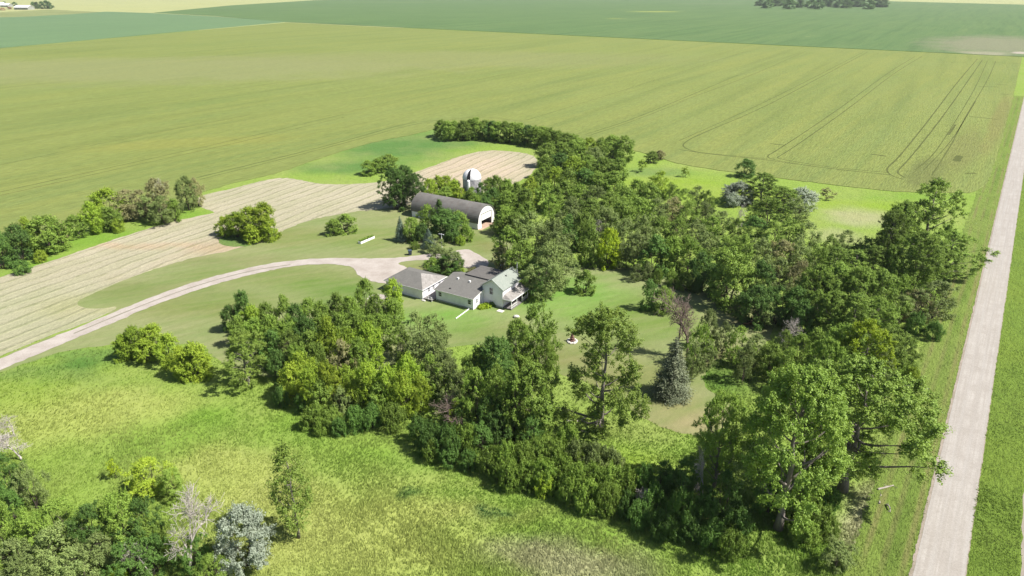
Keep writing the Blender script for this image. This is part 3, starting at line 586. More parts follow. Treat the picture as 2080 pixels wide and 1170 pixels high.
def plant(px, top, w, h, k, pal, label, group, lean=0.0, base=None, v=None):
    z = h = h * (1 if base or k == 'f' else R.uniform(.93, 1.1))
    x, y = base if base else G(px, top, z * 0.97)
    protos = PROTO[k]; i = NT[0]; NT[0] += 1
    cm, tk, ph, pr = protos[(i * 7 + int(px)) % len(protos) if v is None else v]
    rad = w / 2 * depth(x, y, z * .6) / F
    nm, kn, cat = NAMES[k]
    o = empty(nm, (x, y, 0), R.random() * 6.28, label, cat, group)
    sx = rad / pr * (1.0 if k in 'beuvd' else 1.08); sz = h / ph * .965; o.scale = (sx, sx * (0.9 + .2 * R.random()), sz)
    if lean: o.rotation_euler = (0, lean, 0)
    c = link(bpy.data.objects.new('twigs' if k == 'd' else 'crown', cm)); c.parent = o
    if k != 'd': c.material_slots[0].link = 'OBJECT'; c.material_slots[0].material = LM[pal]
    t_ = link(bpy.data.objects.new('trunk', tk)); t_.parent = o
    TREES.append((x, y, rad)); return o
def row(desc, group, items, prep='in'):
    its = []
    for s_ in items.split(';'):
        p = s_.strip().split(',')
        if len(p) < 6: continue
        its.append((float(p[0]), float(p[1]), float(p[2]), float(p[3]), p[4].strip(), p[5].strip()))
    its.sort(key=lambda q: q[0])
    for i, (px, top, w, h, k, pal) in enumerate(its):
        look = LOOK[pal] if k != 'd' else ''
        kn = NAMES[k][1]; n = len(its)
        o_ = 'rightmost' if (i == n - 1 and n > 2) else ORD[i]
        s = 'leftmost' if i == 0 else ('rightmost' if o_ == 'rightmost' else o_ + ' from the left')
        lab = ' '.join((look + ' ' + kn + ', ' + s + ' ' + prep + ' ' + desc).split())
        if len(lab.split()) > 16: lab = lab.replace(look + ' ', '', 1)
        plant(px, top, w, h, k, pal, lab, group)
# --- tree lists:  x, top, width in the survey photo; height in metres; kind; palette
row('the left wheat edge row', 'trees along the left wheat edge', '''-18,470,60,10,b,dk;23,457,62,10.5,b,dk;50,444,40,9,b,yg;82,441,88,11,b,mg;114,446,34,8.5,e,br;147,438,46,7.5,b,mg;177,411,44,10,b,yg;207,387,78,11,b,yg;214,421,54,8,b,mg;
252,386,64,10,e,br;281,387,58,10,e,br;312,364,62,12,e,br;293,399,50,8,e,gg;324,399,58,8.5,e,gg;347,405,34,7,b,mg;371,359,58,11,e,gg;393,362,36,10.5,e,br''')
row('the low edge under the left tree row', 'bushes under the left tree row', '78,509,28,3.2,u,yg;236,446,28,4,u,yg;40,530,30,3.5,u,dk')
row('the bush island between hay and lawn', 'bush island trees', '452,441,40,6,b,yg;474,432,52,8,b,yg;500,421,58,10,b,yg;529,413,58,10.5,b,yg;541,438,38,7.5,b,yg;512,455,44,6,b,yg')
row('the lawn left of the barn', 'bushes on the lawn', '675,445,34,5,b,mg;699,436,48,6,b,mg')
row('the weeds beyond the hay strip', 'bushes in the weeds', '748,327,40,5.5,b,mg;767,322,36,6,b,mg;788,314,44,7,b,mg')
row('the dark clump at the barn end', 'poplars at the barn end', '797,342,48,14,c,dk;817,336,52,15,c,dk;838,352,44,13,c,dk;805,375,50,9,b,dk')
row('the planting before the round-roofed barn', 'trees before the barn', '811,437,24,8.5,s,sb;835,443,42,7,b,mg;866,417,44,9,b,mg;891,406,30,10.5,t,dk;905,425,56,9,b,dk;931,429,40,8,b,mg;948,457,30,5,u,mg;917,452,44,6,u,dk;869,462,30,6.5,s,sb;884,478,40,5.5,e,gg;842,491,20,2.2,u,mg;855,455,34,6,b,dk;935,478,26,3,u,yg')
row('the mound behind the garage', 'shrubs on the mound', '893,502,46,6,e,gg;916,506,54,6.5,e,gg;905,520,60,5,e,dk;878,524,36,4,b,mg;930,524,30,3.6,u,dk')
row('the weedy ground behind the house', 'weeds behind the house', '888,545,20,1.3,u,yg;910,546,22,1.4,u,mg;935,544,18,1.2,u,yg;960,543,20,1.5,u,br')
row('the row between the barn and the silo', 'trees between barn and silo', '872,364,38,8,b,yg;889,358,40,9,b,yg;906,357,40,9,b,yg;922,367,38,8,b,yg;905,379,44,7,b,mg;936,381,36,7,b,yg;951,390,34,6.5,b,yg;965,396,34,6.5,b,mg;976,371,26,9,t,dk')
row('the row right of the silo', 'trees right of the silo', '992,362,34,9,b,mg;1008,358,40,10,b,mg;1027,364,40,9,b,mg;1048,372,40,9,b,mg;1078,362,42,9,b,yg;1066,383,44,9,b,mg;1000,384,42,8,b,dk;1030,388,46,8,b,mg;985,400,34,7,b,dk')
row('the clump beside the barn door', 'trees beside the barn door', '1024,420,46,8,b,mg;1046,430,52,8,b,mg;1016,438,36,6,b,mg;1070,414,52,9,b,mg')
row('the north windbreak', 'windbreak trees', '897,244,39,9,b,mg;910,246,39,9,b,mg;925,247,39,9,b,mg;941,246,41,9.5,b,mg;955,243,41,10,b,mg;968,241,41,10.5,b,mg;983,244,41,10,b,mg;998,247,41,9.5,b,dk;1013,248,41,9.5,b,mg;1028,248,41,9.5,b,mg;1043,249,41,9.5,b,mg;1058,252,41,9.5,b,mg;1073,254,41,9.5,b,dk;1089,256,41,9.5,b,mg;1104,258,41,9.5,b,mg;1119,261,41,9.5,b,mg;1134,266,43,9.5,b,mg;1150,270,43,9,b,mg;1166,273,41,9,b,mg')
row('the windbreak corner clump', 'windbreak corner trees', '1112,290,50,10,b,mg;1141,289,52,10,b,mg;1173,284,54,10,b,mg;1196,281,54,10,b,yg;1222,281,44,9.5,b,mg;1246,275,52,10,b,mg;1268,277,50,10,b,mg;1210,300,54,9,e,gg')
row('the second row before the windbreak corner', 'second row trees', '1110,318,46,8.5,b,mg;1136,312,48,9,b,dk;1166,318,50,9,b,yg;1196,316,50,9,b,mg;1228,320,56,10,b,mg;1256,322,54,10,b,mg')
row('the third row behind the barn', 'third row trees', '1100,342,46,9,b,mg;1128,340,48,9,b,yg;1158,345,50,9,b,mg;1188,342,48,9.5,b,dk;1216,350,46,9,b,mg;1246,348,50,9.5,b,mg')
row('the pasture edge', 'pasture edge bushes', '1306,324,20,5,l,yg;1325,307,28,5,b,mg;1342,305,22,4.5,b,br;1394,338,18,4.5,l,yg;1518,324,42,6.8,b,dk;1683,381,26,4.5,l,br')
row('the row along the pasture west side', 'pasture west trees', '1272,380,56,10,b,mg;1296,366,48,9,b,mg;1323,372,50,9,b,mg;1345,348,52,9,e,yg;1366,372,46,9,e,mg;1392,384,48,9,e,mg;1420,378,46,9,e,gg;1440,388,44,8,e,mg')
row('the belt behind the big elms', 'belt behind the big elms', '1110,372,54,10,b,mg;1146,370,56,10,b,mg;1178,376,56,10,b,mg;1212,378,56,10,e,gg;1242,392,54,10,b,mg;1122,398,58,10,e,mg;1160,402,60,10.5,e,gg;1198,406,60,10,b,mg')
row('the wooded belt north of the lawn', 'north of lawn trees', '1232,420,60,10,e,gg;1268,408,58,10,b,mg;1302,402,56,9.5,b,mg;1336,404,56,9.5,e,gg;1370,402,52,9,e,br;1402,410,50,9,e,mg;1434,410,44,8,e,gg;1188,432,58,11,b,mg;1156,440,50,11,b,dk')
row('the tall mass bordering the lawn', 'trees bordering the lawn', '1205,462,56,11,b,mg;1275,446,66,11,e,gg;1310,440,66,11,e,gg;1345,442,60,10,b,mg;1380,446,60,10,e,mg;1416,446,58,10,e,gg;1448,440,52,9,e,mg;1296,474,64,10,e,gg;1334,480,64,10,b,dk;1370,482,62,10,b,mg;1262,492,50,8,e,gg;1404,484,62,10,e,mg')
plant(1240, 466, 54, 11, 'b', 'lm', 'lime-yellow maple, the brightest crown at the north edge of the lawn', 'lawn edge trees')
row('the pair of huge elms behind the house', 'huge elms behind the house', '1035,462,92,13,e,mg;1078,436,100,16,e,gg;1128,450,92,15,e,gg;1060,492,100,12,e,mg;1112,496,92,13,e,gg;1018,500,44,8,e,br;1085,530,80,8,e,dk;1140,500,66,11,e,gg')
row('the open north lawn', 'young trees on the lawn', '1190,550,44,6,b,mg;1323,571,42,7,b,dk;1352,584,48,6.5,b,mg')
row('the dark shrub border of the lawn', 'lawn border shrubs', '1338,546,22,4,u,mg;1370,552,36,4.5,u,mg;1397,555,34,4.5,u,mg;1420,562,30,4,u,dk;1296,536,30,5,e,gg;1318,532,30,5,e,gg')
row('the pasture thicket', 'pasture thicket', '1503,370,66,7.5,v,sv;1554,352,64,11,o,ct;1592,380,56,9,o,ct;1568,402,80,9,e,mg;1634,382,60,7.5,v,sv;1625,404,60,7,e,gg;1490,392,30,5,v,sv')
row('the back row of the east woods', 'back of the east woods', '1470,430,50,8,e,gg;1500,446,60,9,e,mg;1536,440,62,9,e,dk;1572,450,62,9,e,mg;1610,446,62,9,e,mg;1646,452,58,9,e,gg;1724,468,50,8,e,gg;1690,478,50,8,e,mg;1764,482,44,7,e,dk;1800,478,40,7,b,dk')
row('the second row of the east woods', 'second row of the east woods', '1440,474,60,10,e,gg;1476,482,62,10,e,mg;1514,480,64,10,e,mg;1552,486,64,10,e,gg;1592,488,64,10,e,br;1630,490,64,10,e,gg;1668,500,64,11,e,mg;1706,504,64,11,o,ct;1744,508,64,11,o,ct;1784,500,60,11,c,mg;1820,500,60,11,b,mg')
row('the middle of the east woods', 'middle of the east woods', '1430,512,60,10,b,dk;1494,508,110,14,b,mg;1550,530,70,12,e,dk;1590,526,66,11,e,gg;1630,530,66,11,e,br;1672,540,70,13,c,mg;1712,534,74,14,o,ct;1756,544,80,14,c,mg;1800,548,76,13,o,ct;1840,560,60,10,e,mg;1462,540,56,8,b,dk')
row('the front of the east woods', 'front of the east woods', '1545,580,66,10,b,dk;1586,584,66,10,e,dk;1624,584,64,10,b,dk;1664,590,66,10,c,mg;1704,592,70,12,c,mg;1746,600,76,12,o,ct;1790,606,76,12,c,ct;1560,612,50,7,e,gg;1510,596,40,6,b,dk;1640,612,60,9,b,dk;1836,600,60,8,e,gg')
row('the roadside cottonwood group', 'roadside cottonwoods', '1907,366,96,21,o,ct;1846,410,66,16,c,mg;1822,428,54,15,c,mg;1944,472,84,13,o,ct;1880,470,80,15,c,mg;1910,500,70,10,c,mg;1870,520,60,10,e,mg')
plant(1912, 572, 92, 9, 'w', 'gg', 'grey-green spreading willow beside the mown verge of the road', 'roadside willows')
plant(1872, 590, 66, 8, 'w', 'br', 'brownish willow half hidden behind the spreading roadside willow', 'roadside willows')
row('the thicket south of the woods clearing', 'thicket by the clearing', '1506,664,58,9,e,mg;1475,655,44,8,e,gg;1540,680,54,8,e,gg;1598,674,58,8,e,mg;1632,680,60,9,e,mg;1572,700,56,8,b,mg;1666,672,60,9,b,mg;1610,710,60,8,e,mg;1520,700,50,8,e,gg')
row('the bright clump above the road trees', 'bright clump', '1724,660,70,14,c,ct;1774,652,84,15,o,lm;1820,668,70,12,c,ct;1690,690,70,12,c,mg;1750,700,80,12,e,mg;1850,690,60,8,e,mg;1800,720,70,10,e,gg')
row('the verge edge below the willow', 'verge edge shrubs', '1868,636,40,5,u,dk;1905,654,36,4,u,dk;1838,720,40,5,u,mg;1860,748,30,3.5,u,yg')
# south and centre
row('the yellow-green point left of the grove', 'west point trees', '243,682,42,5.5,b,yg;264,664,58,7,b,yg;302,661,58,7.5,b,yg;334,681,52,6.5,b,yg;358,706,54,6.5,b,yg;386,696,60,7.5,b,yg;398,712,50,6,b,yg;290,690,50,5,b,yg;372,726,44,4.5,b,yg')
plant(484, 671, 78, 12, 'o', 'cb', 'open bright cottonwood with pale limbs standing alone left of the grove', 'grove cottonwoods')
row('the back row of the house grove', 'back of house grove', '462,620,38,7,b,dk;486,592,42,9,b,dk;507,620,50,8,b,yg;538,616,48,8,b,mg;572,601,40,9,b,mg;596,618,46,8,b,dk;624,606,46,8.5,b,mg;652,614,48,8.5,b,mg;680,598,52,9,b,mg;708,604,48,9,b,mg;738,569,44,8.5,b,mg;762,598,42,7,b,mg;795,568,46,8,b,yg;798,606,44,7,b,mg')
row('the second row of the house grove', 'second row of house grove', '480,642,44,7,b,mg;512,648,54,9,b,mg;546,640,54,9,b,mg;582,642,54,9,e,mg;616,642,54,9,b,dk;650,640,54,9,b,mg;684,640,54,9,b,mg;718,632,54,9,b,mg;748,640,48,8,b,mg;776,636,48,8,b,mg')
row('the third row of the house grove', 'third row of house grove', '548,674,54,9,b,dk;586,672,56,9,e,mg;624,676,56,9,b,mg;666,650,60,11,b,yg;706,670,56,9,b,yg;744,656,58,10,b,yg;600,700,54,8,b,mg;640,698,50,9,b,mg;690,692,54,9,e,br;726,690,54,9,b,mg;560,712,46,7,b,dk')
row('the yellow-green front of the house grove', 'front of house grove', '606,716,58,9,b,yg;590,740,54,8,b,yg;626,746,56,8.5,b,yg;664,736,60,10,b,yg;700,744,50,8,b,yg;744,734,60,11,b,yg;784,744,62,11,b,yg;826,722,62,11,b,yg;812,756,56,9,b,yg;850,762,48,8,b,yg;720,770,48,7,b,yg;770,778,60,7,b,mg;648,772,50,7,b,mg;690,786,44,6,e,gg')
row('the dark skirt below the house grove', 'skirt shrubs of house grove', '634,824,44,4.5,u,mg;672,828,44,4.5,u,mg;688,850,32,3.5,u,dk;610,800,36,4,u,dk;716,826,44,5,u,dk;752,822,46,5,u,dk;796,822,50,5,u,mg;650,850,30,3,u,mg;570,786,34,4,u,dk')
row('the grey elms between grove and lawn', 'grey elms', '842,636,74,10,e,gg;876,640,66,10,e,gg;852,676,76,10,e,gg;890,684,66,10,e,gg;904,716,60,9,e,gg;872,722,60,9,e,mg;812,662,48,8,e,mg')
row('the tall line at the bend', 'tall trees at the bend', '1092,616,92,18,e,ct;1054,650,66,15,c,mg;1006,688,80,14,c,dk;975,706,60,12,c,mg;1082,738,84,16,t,mg;1046,744,60,14,t,mg;1010,744,70,12,e,mg;966,750,74,12,e,mg;926,756,62,10,e,gg;1104,790,56,10,e,mg;948,724,50,10,e,mg;1110,668,50,14,e,ct')
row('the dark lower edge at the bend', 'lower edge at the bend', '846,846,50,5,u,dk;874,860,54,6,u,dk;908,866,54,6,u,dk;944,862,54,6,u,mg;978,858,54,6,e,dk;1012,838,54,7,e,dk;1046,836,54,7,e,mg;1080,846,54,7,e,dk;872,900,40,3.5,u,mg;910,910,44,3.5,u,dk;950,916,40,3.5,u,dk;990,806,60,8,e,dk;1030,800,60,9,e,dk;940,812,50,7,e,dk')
row('the shrub bank below the centre cottonwood', 'shrub bank', '996,908,52,5,u,mg;1028,900,56,6,u,mg;1060,900,54,6,u,mg;1090,890,54,6,u,mg;1120,890,54,6,u,mg;1154,864,52,6,u,mg;1176,896,60,6,u,gg;1212,904,62,6,u,gg;1246,912,52,5.5,u,gg;1140,924,58,6,u,mg;1104,934,56,6,u,mg;1070,938,54,5.5,u,mg;1036,936,48,5,u,mg;1172,944,60,6,u,mg;1208,944,60,6,u,mg;1242,948,60,6,u,mg;1276,950,54,6,u,mg;1150,968,50,4.5,u,mg;1196,978,56,5,u,mg;1236,984,56,5,u,mg;1106,964,40,4,u,yg;1010,940,36,3.5,u,mg')
plant(1236, 626, 146, 24, 'o', 'cb', 'tall open cottonwood standing alone in front of the lawn, pale trunk', 'centre cottonwoods')
plant(1376, 680, 74, 13.2, 's', 'ob', 'large blue spruce at the right end of the lawn', 'lawn edge trees')
plant(1412, 586, 104, 16, 'd', '', 'tall bare dead tree with reddish twigs beyond the large spruce', 'dead trees by the lawn', v=1)
plant(1386, 600, 72, 13, 'd', '', 'bare dead tree leaning left of the taller one beyond the spruce', 'dead trees by the lawn', v=3)
row('the clump behind the spruce', 'clump behind the spruce', '1428,658,56,10,e,mg;1444,630,44,10,e,gg;1412,700,40,8,e,gg;1440,692,44,7,e,gg')
plant(1602, 640, 54, 9, 'd', '', 'small white dead tree among the front trees of the east woods', 'dead trees in the woods', v=0)
plant(561, 690, 34, 7, 'd', '', 'reddish dead tree inside the house grove', 'dead trees in the grove', v=1)
plant(905, 792, 84, 7.5, 'd', '', 'half-dead bare bush with a live centre below the bend', 'half-dead bushes', v=3)
plant(922, 812, 40, 6, 'b', 'yg', 'live yellow-green crown growing out of the half-dead bush', 'half-dead bushes')
plant(1440, 905, 40, 12, 'd', '', 'dark bare snag in the shade left of the big trunk', 'snags', v=2)
plant(1300, 985, 46, 5, 'd', '', 'low dead tree bent over the dark thicket', 'snags', v=0)
plant(1210, 440, 34, 9, 'd', '', 'pale dead branches poking from the belt behind the big elms', 'snags', v=2)
plant(310, 362, 40, 12, 'd', '', 'thin dead stems above the left tree row', 'snags', v=0)
plant(1500, 412, 34, 9, 'd', '', 'thin dead tree at the pasture corner of the east woods', 'snags', v=2)
plant(1380, 442, 34, 9, 'd', '', 'grey dead top in the belt north of the lawn', 'snags', v=1)
# near right
plant(1570, 742, 204, 26.5, 'c', 'ct', 'huge cottonwood with a thick straight grey trunk in the foreground', 'foreground cottonwoods', base=(37.4, 74), v=0)
plant(1822, 740, 236, 23, 'c', 'mg', 'huge spreading cottonwood reaching over the gravel road edge', 'foreground cottonwoods', base=(50.0, 82), v=1)
plant(1478, 800, 90, 17, 'c', 'ct', 'shorter bright cottonwood left of the two huge foreground ones', 'foreground cottonwoods', v=2)
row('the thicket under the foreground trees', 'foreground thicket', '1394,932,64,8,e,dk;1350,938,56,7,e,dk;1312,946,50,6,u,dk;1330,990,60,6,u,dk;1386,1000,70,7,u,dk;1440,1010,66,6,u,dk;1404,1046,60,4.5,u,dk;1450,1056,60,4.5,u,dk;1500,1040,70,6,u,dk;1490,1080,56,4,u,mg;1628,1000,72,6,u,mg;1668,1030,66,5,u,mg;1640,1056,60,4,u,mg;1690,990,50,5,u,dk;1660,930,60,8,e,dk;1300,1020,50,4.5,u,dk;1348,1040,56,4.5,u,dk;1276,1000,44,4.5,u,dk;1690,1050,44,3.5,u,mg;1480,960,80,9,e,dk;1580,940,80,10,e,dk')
plant(1708, 1102, 74, 4.6, 'e', 'gg', 'single grey-green shrub at the bottom edge near the road', 'foreground bushes')
# near left
plant(592, 898, 84, 16.5, 'p', 'cb', 'slender pale-barked poplar standing alone in the meadow', 'foreground trees', base=(-29.5, 72.3))
plant(478, 1036, 118, 9.0, 'v', 'sv', 'large silver-white shrub at the bottom edge of the meadow', 'foreground bushes', v=0)
plant(345, 1000, 130, 14, 'd', '', 'large bare dead tree beside the silver-white shrub', 'foreground trees', v=0)
plant(290, 934, 88, 6, 'e', 'yg', 'bright yellow-green bush in the meadow casting shade to its left', 'foreground bushes')
plant(340, 955, 60, 5, 'e', 'cb', 'smaller yellow-green bush touching the bright meadow bush', 'foreground bushes')
plant(224, 931, 24, 3.7, 'l', 'lm', 'tiny lime sapling left of the bright meadow bush', 'foreground trees')
row('the bottom-left thicket', 'bottom-left thicket', '0,925,64,9,e,dk;44,944,58,8,e,gg;45,1036,92,9,e,mg;105,1022,100,9,e,mg;168,1030,90,9,e,dk;226,1006,100,10,e,mg;274,1018,80,9,e,dk;-20,1020,80,9,e,mg;90,1080,110,8,e,gg;190,1090,110,8,e,gg;250,1100,100,8,e,dk;20,1100,100,8,e,gg;385,1090,66,6,e,dk;300,1090,80,6,e,dk;140,1120,110,8,e,gg;420,1130,70,6,e,mg;40,1130,100,7,e,gg;232,1152,40,4,u,yg;5,990,60,7,e,dk;300,1050,70,7,e,mg')
plant(10, 830, 80, 6, 'd', '', 'grey leafless brush at the left edge of the meadow', 'left edge brush', v=2)
plant(24, 880, 80, 5, 'd', '', 'lower grey leafless brush below the first at the left edge', 'left edge brush', v=0)
plant(22, 976, 56, 5, 'd', '', 'rust-brown dead bush in the bottom-left thicket', 'left edge brush', v=1)
plant(285, 1100, 74, 7, 'd', '', 'fallen pale dead limbs beneath the large bare tree', 'left edge brush', v=2)
# far belts
row('the far shelterbelt in the soybeans', 'far shelterbelt', ';'.join('%d,%.1f,%d,%.1f,f,fr' % (1548 + i * 14.6, -3 + 0.1 * i + R.uniform(-2, 1.5), 23, R.uniform(25, 30)) for i in range(18)))
row('the distant farmyard', 'distant farmyard trees', '8,3,8,14,f,fr;28,4,10,13,f,fr;66,4,11,20,f,fr;73,4,11,20,f,fr;83,3,12,22,f,fr;92,1,12,25,f,fr;98,3,10,22,f,fr;107,11,6,8,f,fr;18,14,10,7,f,rd;4,16,10,7,f,rd')
plant(958, 383, 40, 8, 'b', 'mg', 'green boxelder tree hiding the foot of the silo', 'trees between barn and silo', v=0)

# ------------------------------------------------------------------ buildings
HR = math.radians(-31)
def siding(name, col, rot=False):
    m, t, o = nt(name); g = nd(t, 'ShaderNodeTexCoord'); s = nd(t, 'ShaderNodeSeparateXYZ'); lk(t, g.outputs['Object'], s.inputs[0])
    w = mth(t, 'FRACT', mth(t, 'MULTIPLY', s.outputs[2], 5.5), 0)
    c = mixc(t, noise(t, g.outputs['Object'], 0.7, 5, 0.7, 0.45, 0.8), col, tuple(x * 0.8 for x in col))
    c = mixc(t, mth(t, 'MULTIPLY', mth(t, 'LESS_THAN', w, 0.14), 0.18), c, (0.3, 0.3, 0.3))
    finish(t, o, c, 0.6, 0.35, [(w, 0.012)]); return m
def shingle(name, a, b, sc=3.0, streak=0.4):
    m, t, o = nt(name); v = xyz(t); br = nd(t, 'ShaderNodeTexBrick'); br.inputs['Scale'].default_value = 1.0
    br.inputs['Brick Width'].default_value = 0.5; br.inputs['Row Height'].default_value = 0.22; br.inputs['Mortar Size'].default_value = 0.012
    br.inputs['Color1'].default_value = (*a, 1); br.inputs['Color2'].default_value = (*b, 1); br.inputs['Mortar'].default_value = (*[x * .5 for x in a], 1); lk(t, v, br.inputs['Vector'])
    c = mixc(t, mth(t, 'MULTIPLY', noise(t, v, 0.5, 5, 0.7, 0.4, 0.7), streak), br.outputs[0], tuple(x * 0.6 for x in a))
    fn = noise(t, v, sc * 2, 4, 0.7, 0.3, 0.7); c = mixc(t, mth(t, 'MULTIPLY', fn, 0.35), c, tuple(min(1, x * 1.45) for x in b))
    finish(t, o, c, 0.92, 0.2, [(fn, 0.01)]); return m
M_sid = siding('white_lap_siding', (0.87, 0.84, 0.91))
M_sid2 = siding('weathered_white_boards', (0.70, 0.70, 0.78))
M_trim = simple('white_trim', (0.8, 0.8, 0.8), 0.1, 3, 0.5)
M_fascia = simple('white_eave_trim', (0.74, 0.72, 0.68), 0.15, 2, 0.6)
M_roof = shingle('grey_shingles', (0.165, 0.16, 0.15), (0.205, 0.20, 0.185))
M_roofd = shingle('old_dark_shingles', (0.13, 0.125, 0.12), (0.17, 0.16, 0.15))
M_roofg = shingle('pale_green_shingles', (0.27, 0.31, 0.275), (0.33, 0.36, 0.32), 3, .3)
M_roofw = shingle('worn_patchy_shingles', (0.26, 0.24, 0.22), (0.44, 0.42, 0.4), 2.5, .8)
def glassm(name, c): return simple(name, c, 0.4, 1.5, 0.08, 0.6)
M_glass = glassm('dark_window_glass', (0.03, 0.04, 0.05)); M_pane = glassm('curtained_glass', (0.32, 0.34, 0.36))
M_deck = simple('grey_deck_boards', (0.30, 0.28, 0.27), 0.3, 3, 0.8)
M_conc = simple('pale_concrete', (0.55, 0.53, 0.5), 0.2, 3, 0.9, 0.1, 0.01)
M_black = simple('dark_metal', (0.03, 0.03, 0.035), 0.3, 3, 0.5, 0.4)
def window(par, ax, pos, c, w, z0, z1, out=1, mat=None, sash=True):
    "window on a wall; ax x: wall plane x=pos, c is the y centre"
    fr = MB(); a, b = c - w / 2, c + w / 2; t = 0.09
    def bx(mb, u0, u1, w0, w1, d0, d1):
        d0, d1 = sorted((pos + out * d0, pos + out * d1))
        (mb.box(d0, d1, u0, u1, w0, w1) if ax == 'x' else mb.box(u0, u1, d0, d1, w0, w1))
    bx(fr, a - t, a, z0 - t, z1 + t, 0.0, .07); bx(fr, b, b + t, z0 - t, z1 + t, 0.0, .07); bx(fr, a, b, z1, z1 + t, 0.0, .07); bx(fr, a, b, z0 - t * 1.3, z0, 0.0, .09)
    f = fr.build('window', M_trim, par)
    pn = MB(); bx(pn, a, b, z0, z1, 0.0, .03); pn.build('pane', mat or M_glass, f)
    if sash: sb = MB(); bx(sb, a, b, (z0 + z1) / 2 - .035, (z0 + z1) / 2 + .035, .03, .055); sb.build('sash_bar', M_trim, f)
    return f
O1 = (-9.122, 144.667)
h = empty('farmhouse', (*O1, 0), HR, 'white two-storey farmhouse with pale green roof, grey-roofed ranch wing and side porch', 'house')
MB().prism([(0.0, 0), (11.0, 0), (11.0, 3.3), (7.8, 4.35), (0.0, 2.9)], -10.7, 0, 'x').build('wing_wall', M_sid, h)
rf = MB(); rf.slab([(-11.1, -.4, 2.92), (.3, -.4, 2.92), (.3, 4.25, 3.80), (-0.02, 4.25, 3.80), (-.02, 7.8, 4.5), (-11.1, 7.8, 4.5)], .14); rf.slab([(-11.1, 7.8, 4.5), (-.02, 7.8, 4.5), (-.02, 11.4, 3.3), (-11.1, 11.4, 3.3)], .14)
wr = rf.build('wing_roof', M_roof, h)
for (x, y, z) in ((-8.1, 5.6, 4.02), (-4.6, 5.5, 4.0)): MB().box(x - .2, x + .2, y - .2, y + .2, z - .1, z + .45).build('vent', M_trim, wr)
MB().box(-7.7, -7.3, 1.2, 1.5, 3.1, 3.42).build('vent', M_black, wr)
f_ = MB(); f_.box(-11.12, .32, -.44, -.40, 2.74, 2.95); f_.slab([(.3, -.42, 2.96), (.36, -.42, 2.96), (.36, 4.25, 3.85), (.3, 4.25, 3.85)], .2); f_.build('eave_board', M_fascia, h)
MB().prism([(0, 0), (5.5, 0), (5.5, 4.9), (2.75, 6.75), (0, 4.9)], 4.3, 13.0).build('main_wall', M_sid, h)
mr = MB(); mr.slab([(2.75, 3.85, 6.95), (2.75, 13.45, 6.95), (5.95, 13.45, 4.78), (5.95, 3.85, 4.78)], .13).slab([(2.75, 13.45, 6.95), (2.75, 3.85, 6.95), (-.45, 3.85, 4.78), (-.45, 13.45, 4.78)], .13)
mrf = mr.build('main_roof', M_roofg, h)
MB().tube([(4.5, 12.6, 5.6), (4.5, 12.6, 8.4)], [.13, .13], 10).lathe([(.2, 8.4), (.16, 8.55), (0.01, 8.6)], 10, (4.5, 12.6)).build('chimney_pipe', simple('galvanised_pipe', (0.55, 0.57, 0.58), .15, 3, .4, .5, metal=.5), mrf)
MB().box(3.6, 3.85, 8.6, 8.85, 6.0, 6.55).build('vent', M_black, mrf)
cb = MB()
for x in (0, 5.5): cb.box(x - .06, x + .06, 4.24, 4.36, 0, 4.75)
cb.box(5.44, 5.56, 12.94, 13.06, 0, 4.75); cb.box(-.06, .06, -.06, .06, 0, 2.75); cb.box(-10.76, -10.64, -.06, .06, 0, 2.75)
cb.build('corner_board', M_trim, h)
MB().prism([(8.1, 0), (15.0, 0), (15.0, 4.3), (8.1, 4.5)], -7.2, -.02, 'x').build('rear_wall', M_sid, h)
MB().slab([(-7.5, 7.75, 4.82), (-.1, 7.75, 4.82), (-.1, 15.2, 4.45), (-7.5, 15.2, 4.45)], .2).build('rear_roof', M_roofd, h)
for c, z0, z1 in ((-9.55, 1.35, 2.35), (-1.0, 1.25, 2.3)): window(h, 'y', 0, c, .85, z0, z1, -1)
window(h, 'x', 0.0, 1.5, .8, 1.25, 2.3, 1, M_pane)
window(h, 'y', 4.3, 2.35, .9, 2.95, 4.55, -1)
for c in (6.6, 8.6, 11.3): window(h, 'x', 5.5, c, .9, 1.1, 2.2, 1, M_pane)
pf = MB(); pf.box(5.56, 7.9, 4.3, 12.3, .22, .34); pf.box(7.7, 7.84, 4.4, 12.2, 0, .22); pf.build('porch_floor', M_deck, h)
pr = MB(); pr.slab([(5.52, 5.1, 3.42), (5.52, 12.7, 3.42), (8.1, 12.7, 2.6), (8.1, 4.1, 2.6)], .1).slab([(5.52, 5.1, 3.42), (8.1, 4.1, 2.6), (5.52, 4.1, 2.6)], .1)
prf = pr.build('porch_roof', M_roofw, h)
fb = MB(); fb.box(8.1, 8.16, 4.05, 12.75, 2.42, 2.64); fb.box(5.5, 8.1, 4.02, 4.08, 2.42, 2.62); fb.build('eave_board', M_trim, prf)
for y in (4.45, 6.9, 9.4, 12.1): MB().box(7.72, 7.86, y - .07, y + .07, .34, 2.5).build('porch_post', M_trim, h)
rl_ = MB()
for a, b in ((4.52, 6.83), (9.47, 12.03)):
    rl_.box(7.76, 7.82, a, b, 1.1, 1.18); rl_.box(7.76, 7.82, a, b, .5, .56)
    n_ = int((b - a) / .22)
    for k in range(1, n_): rl_.box(7.775, 7.805, a + k * (b - a) / n_ - .02, a + k * (b - a) / n_ + .02, .56, 1.1)
rl_.build('porch_railing', M_trim, h)
MB().box(-10.72, 0.02, -.03, 0.0, 0.0, .35).box(0.0, 5.5, 4.26, 4.3, 0, .4).build('foundation', M_conc, h)

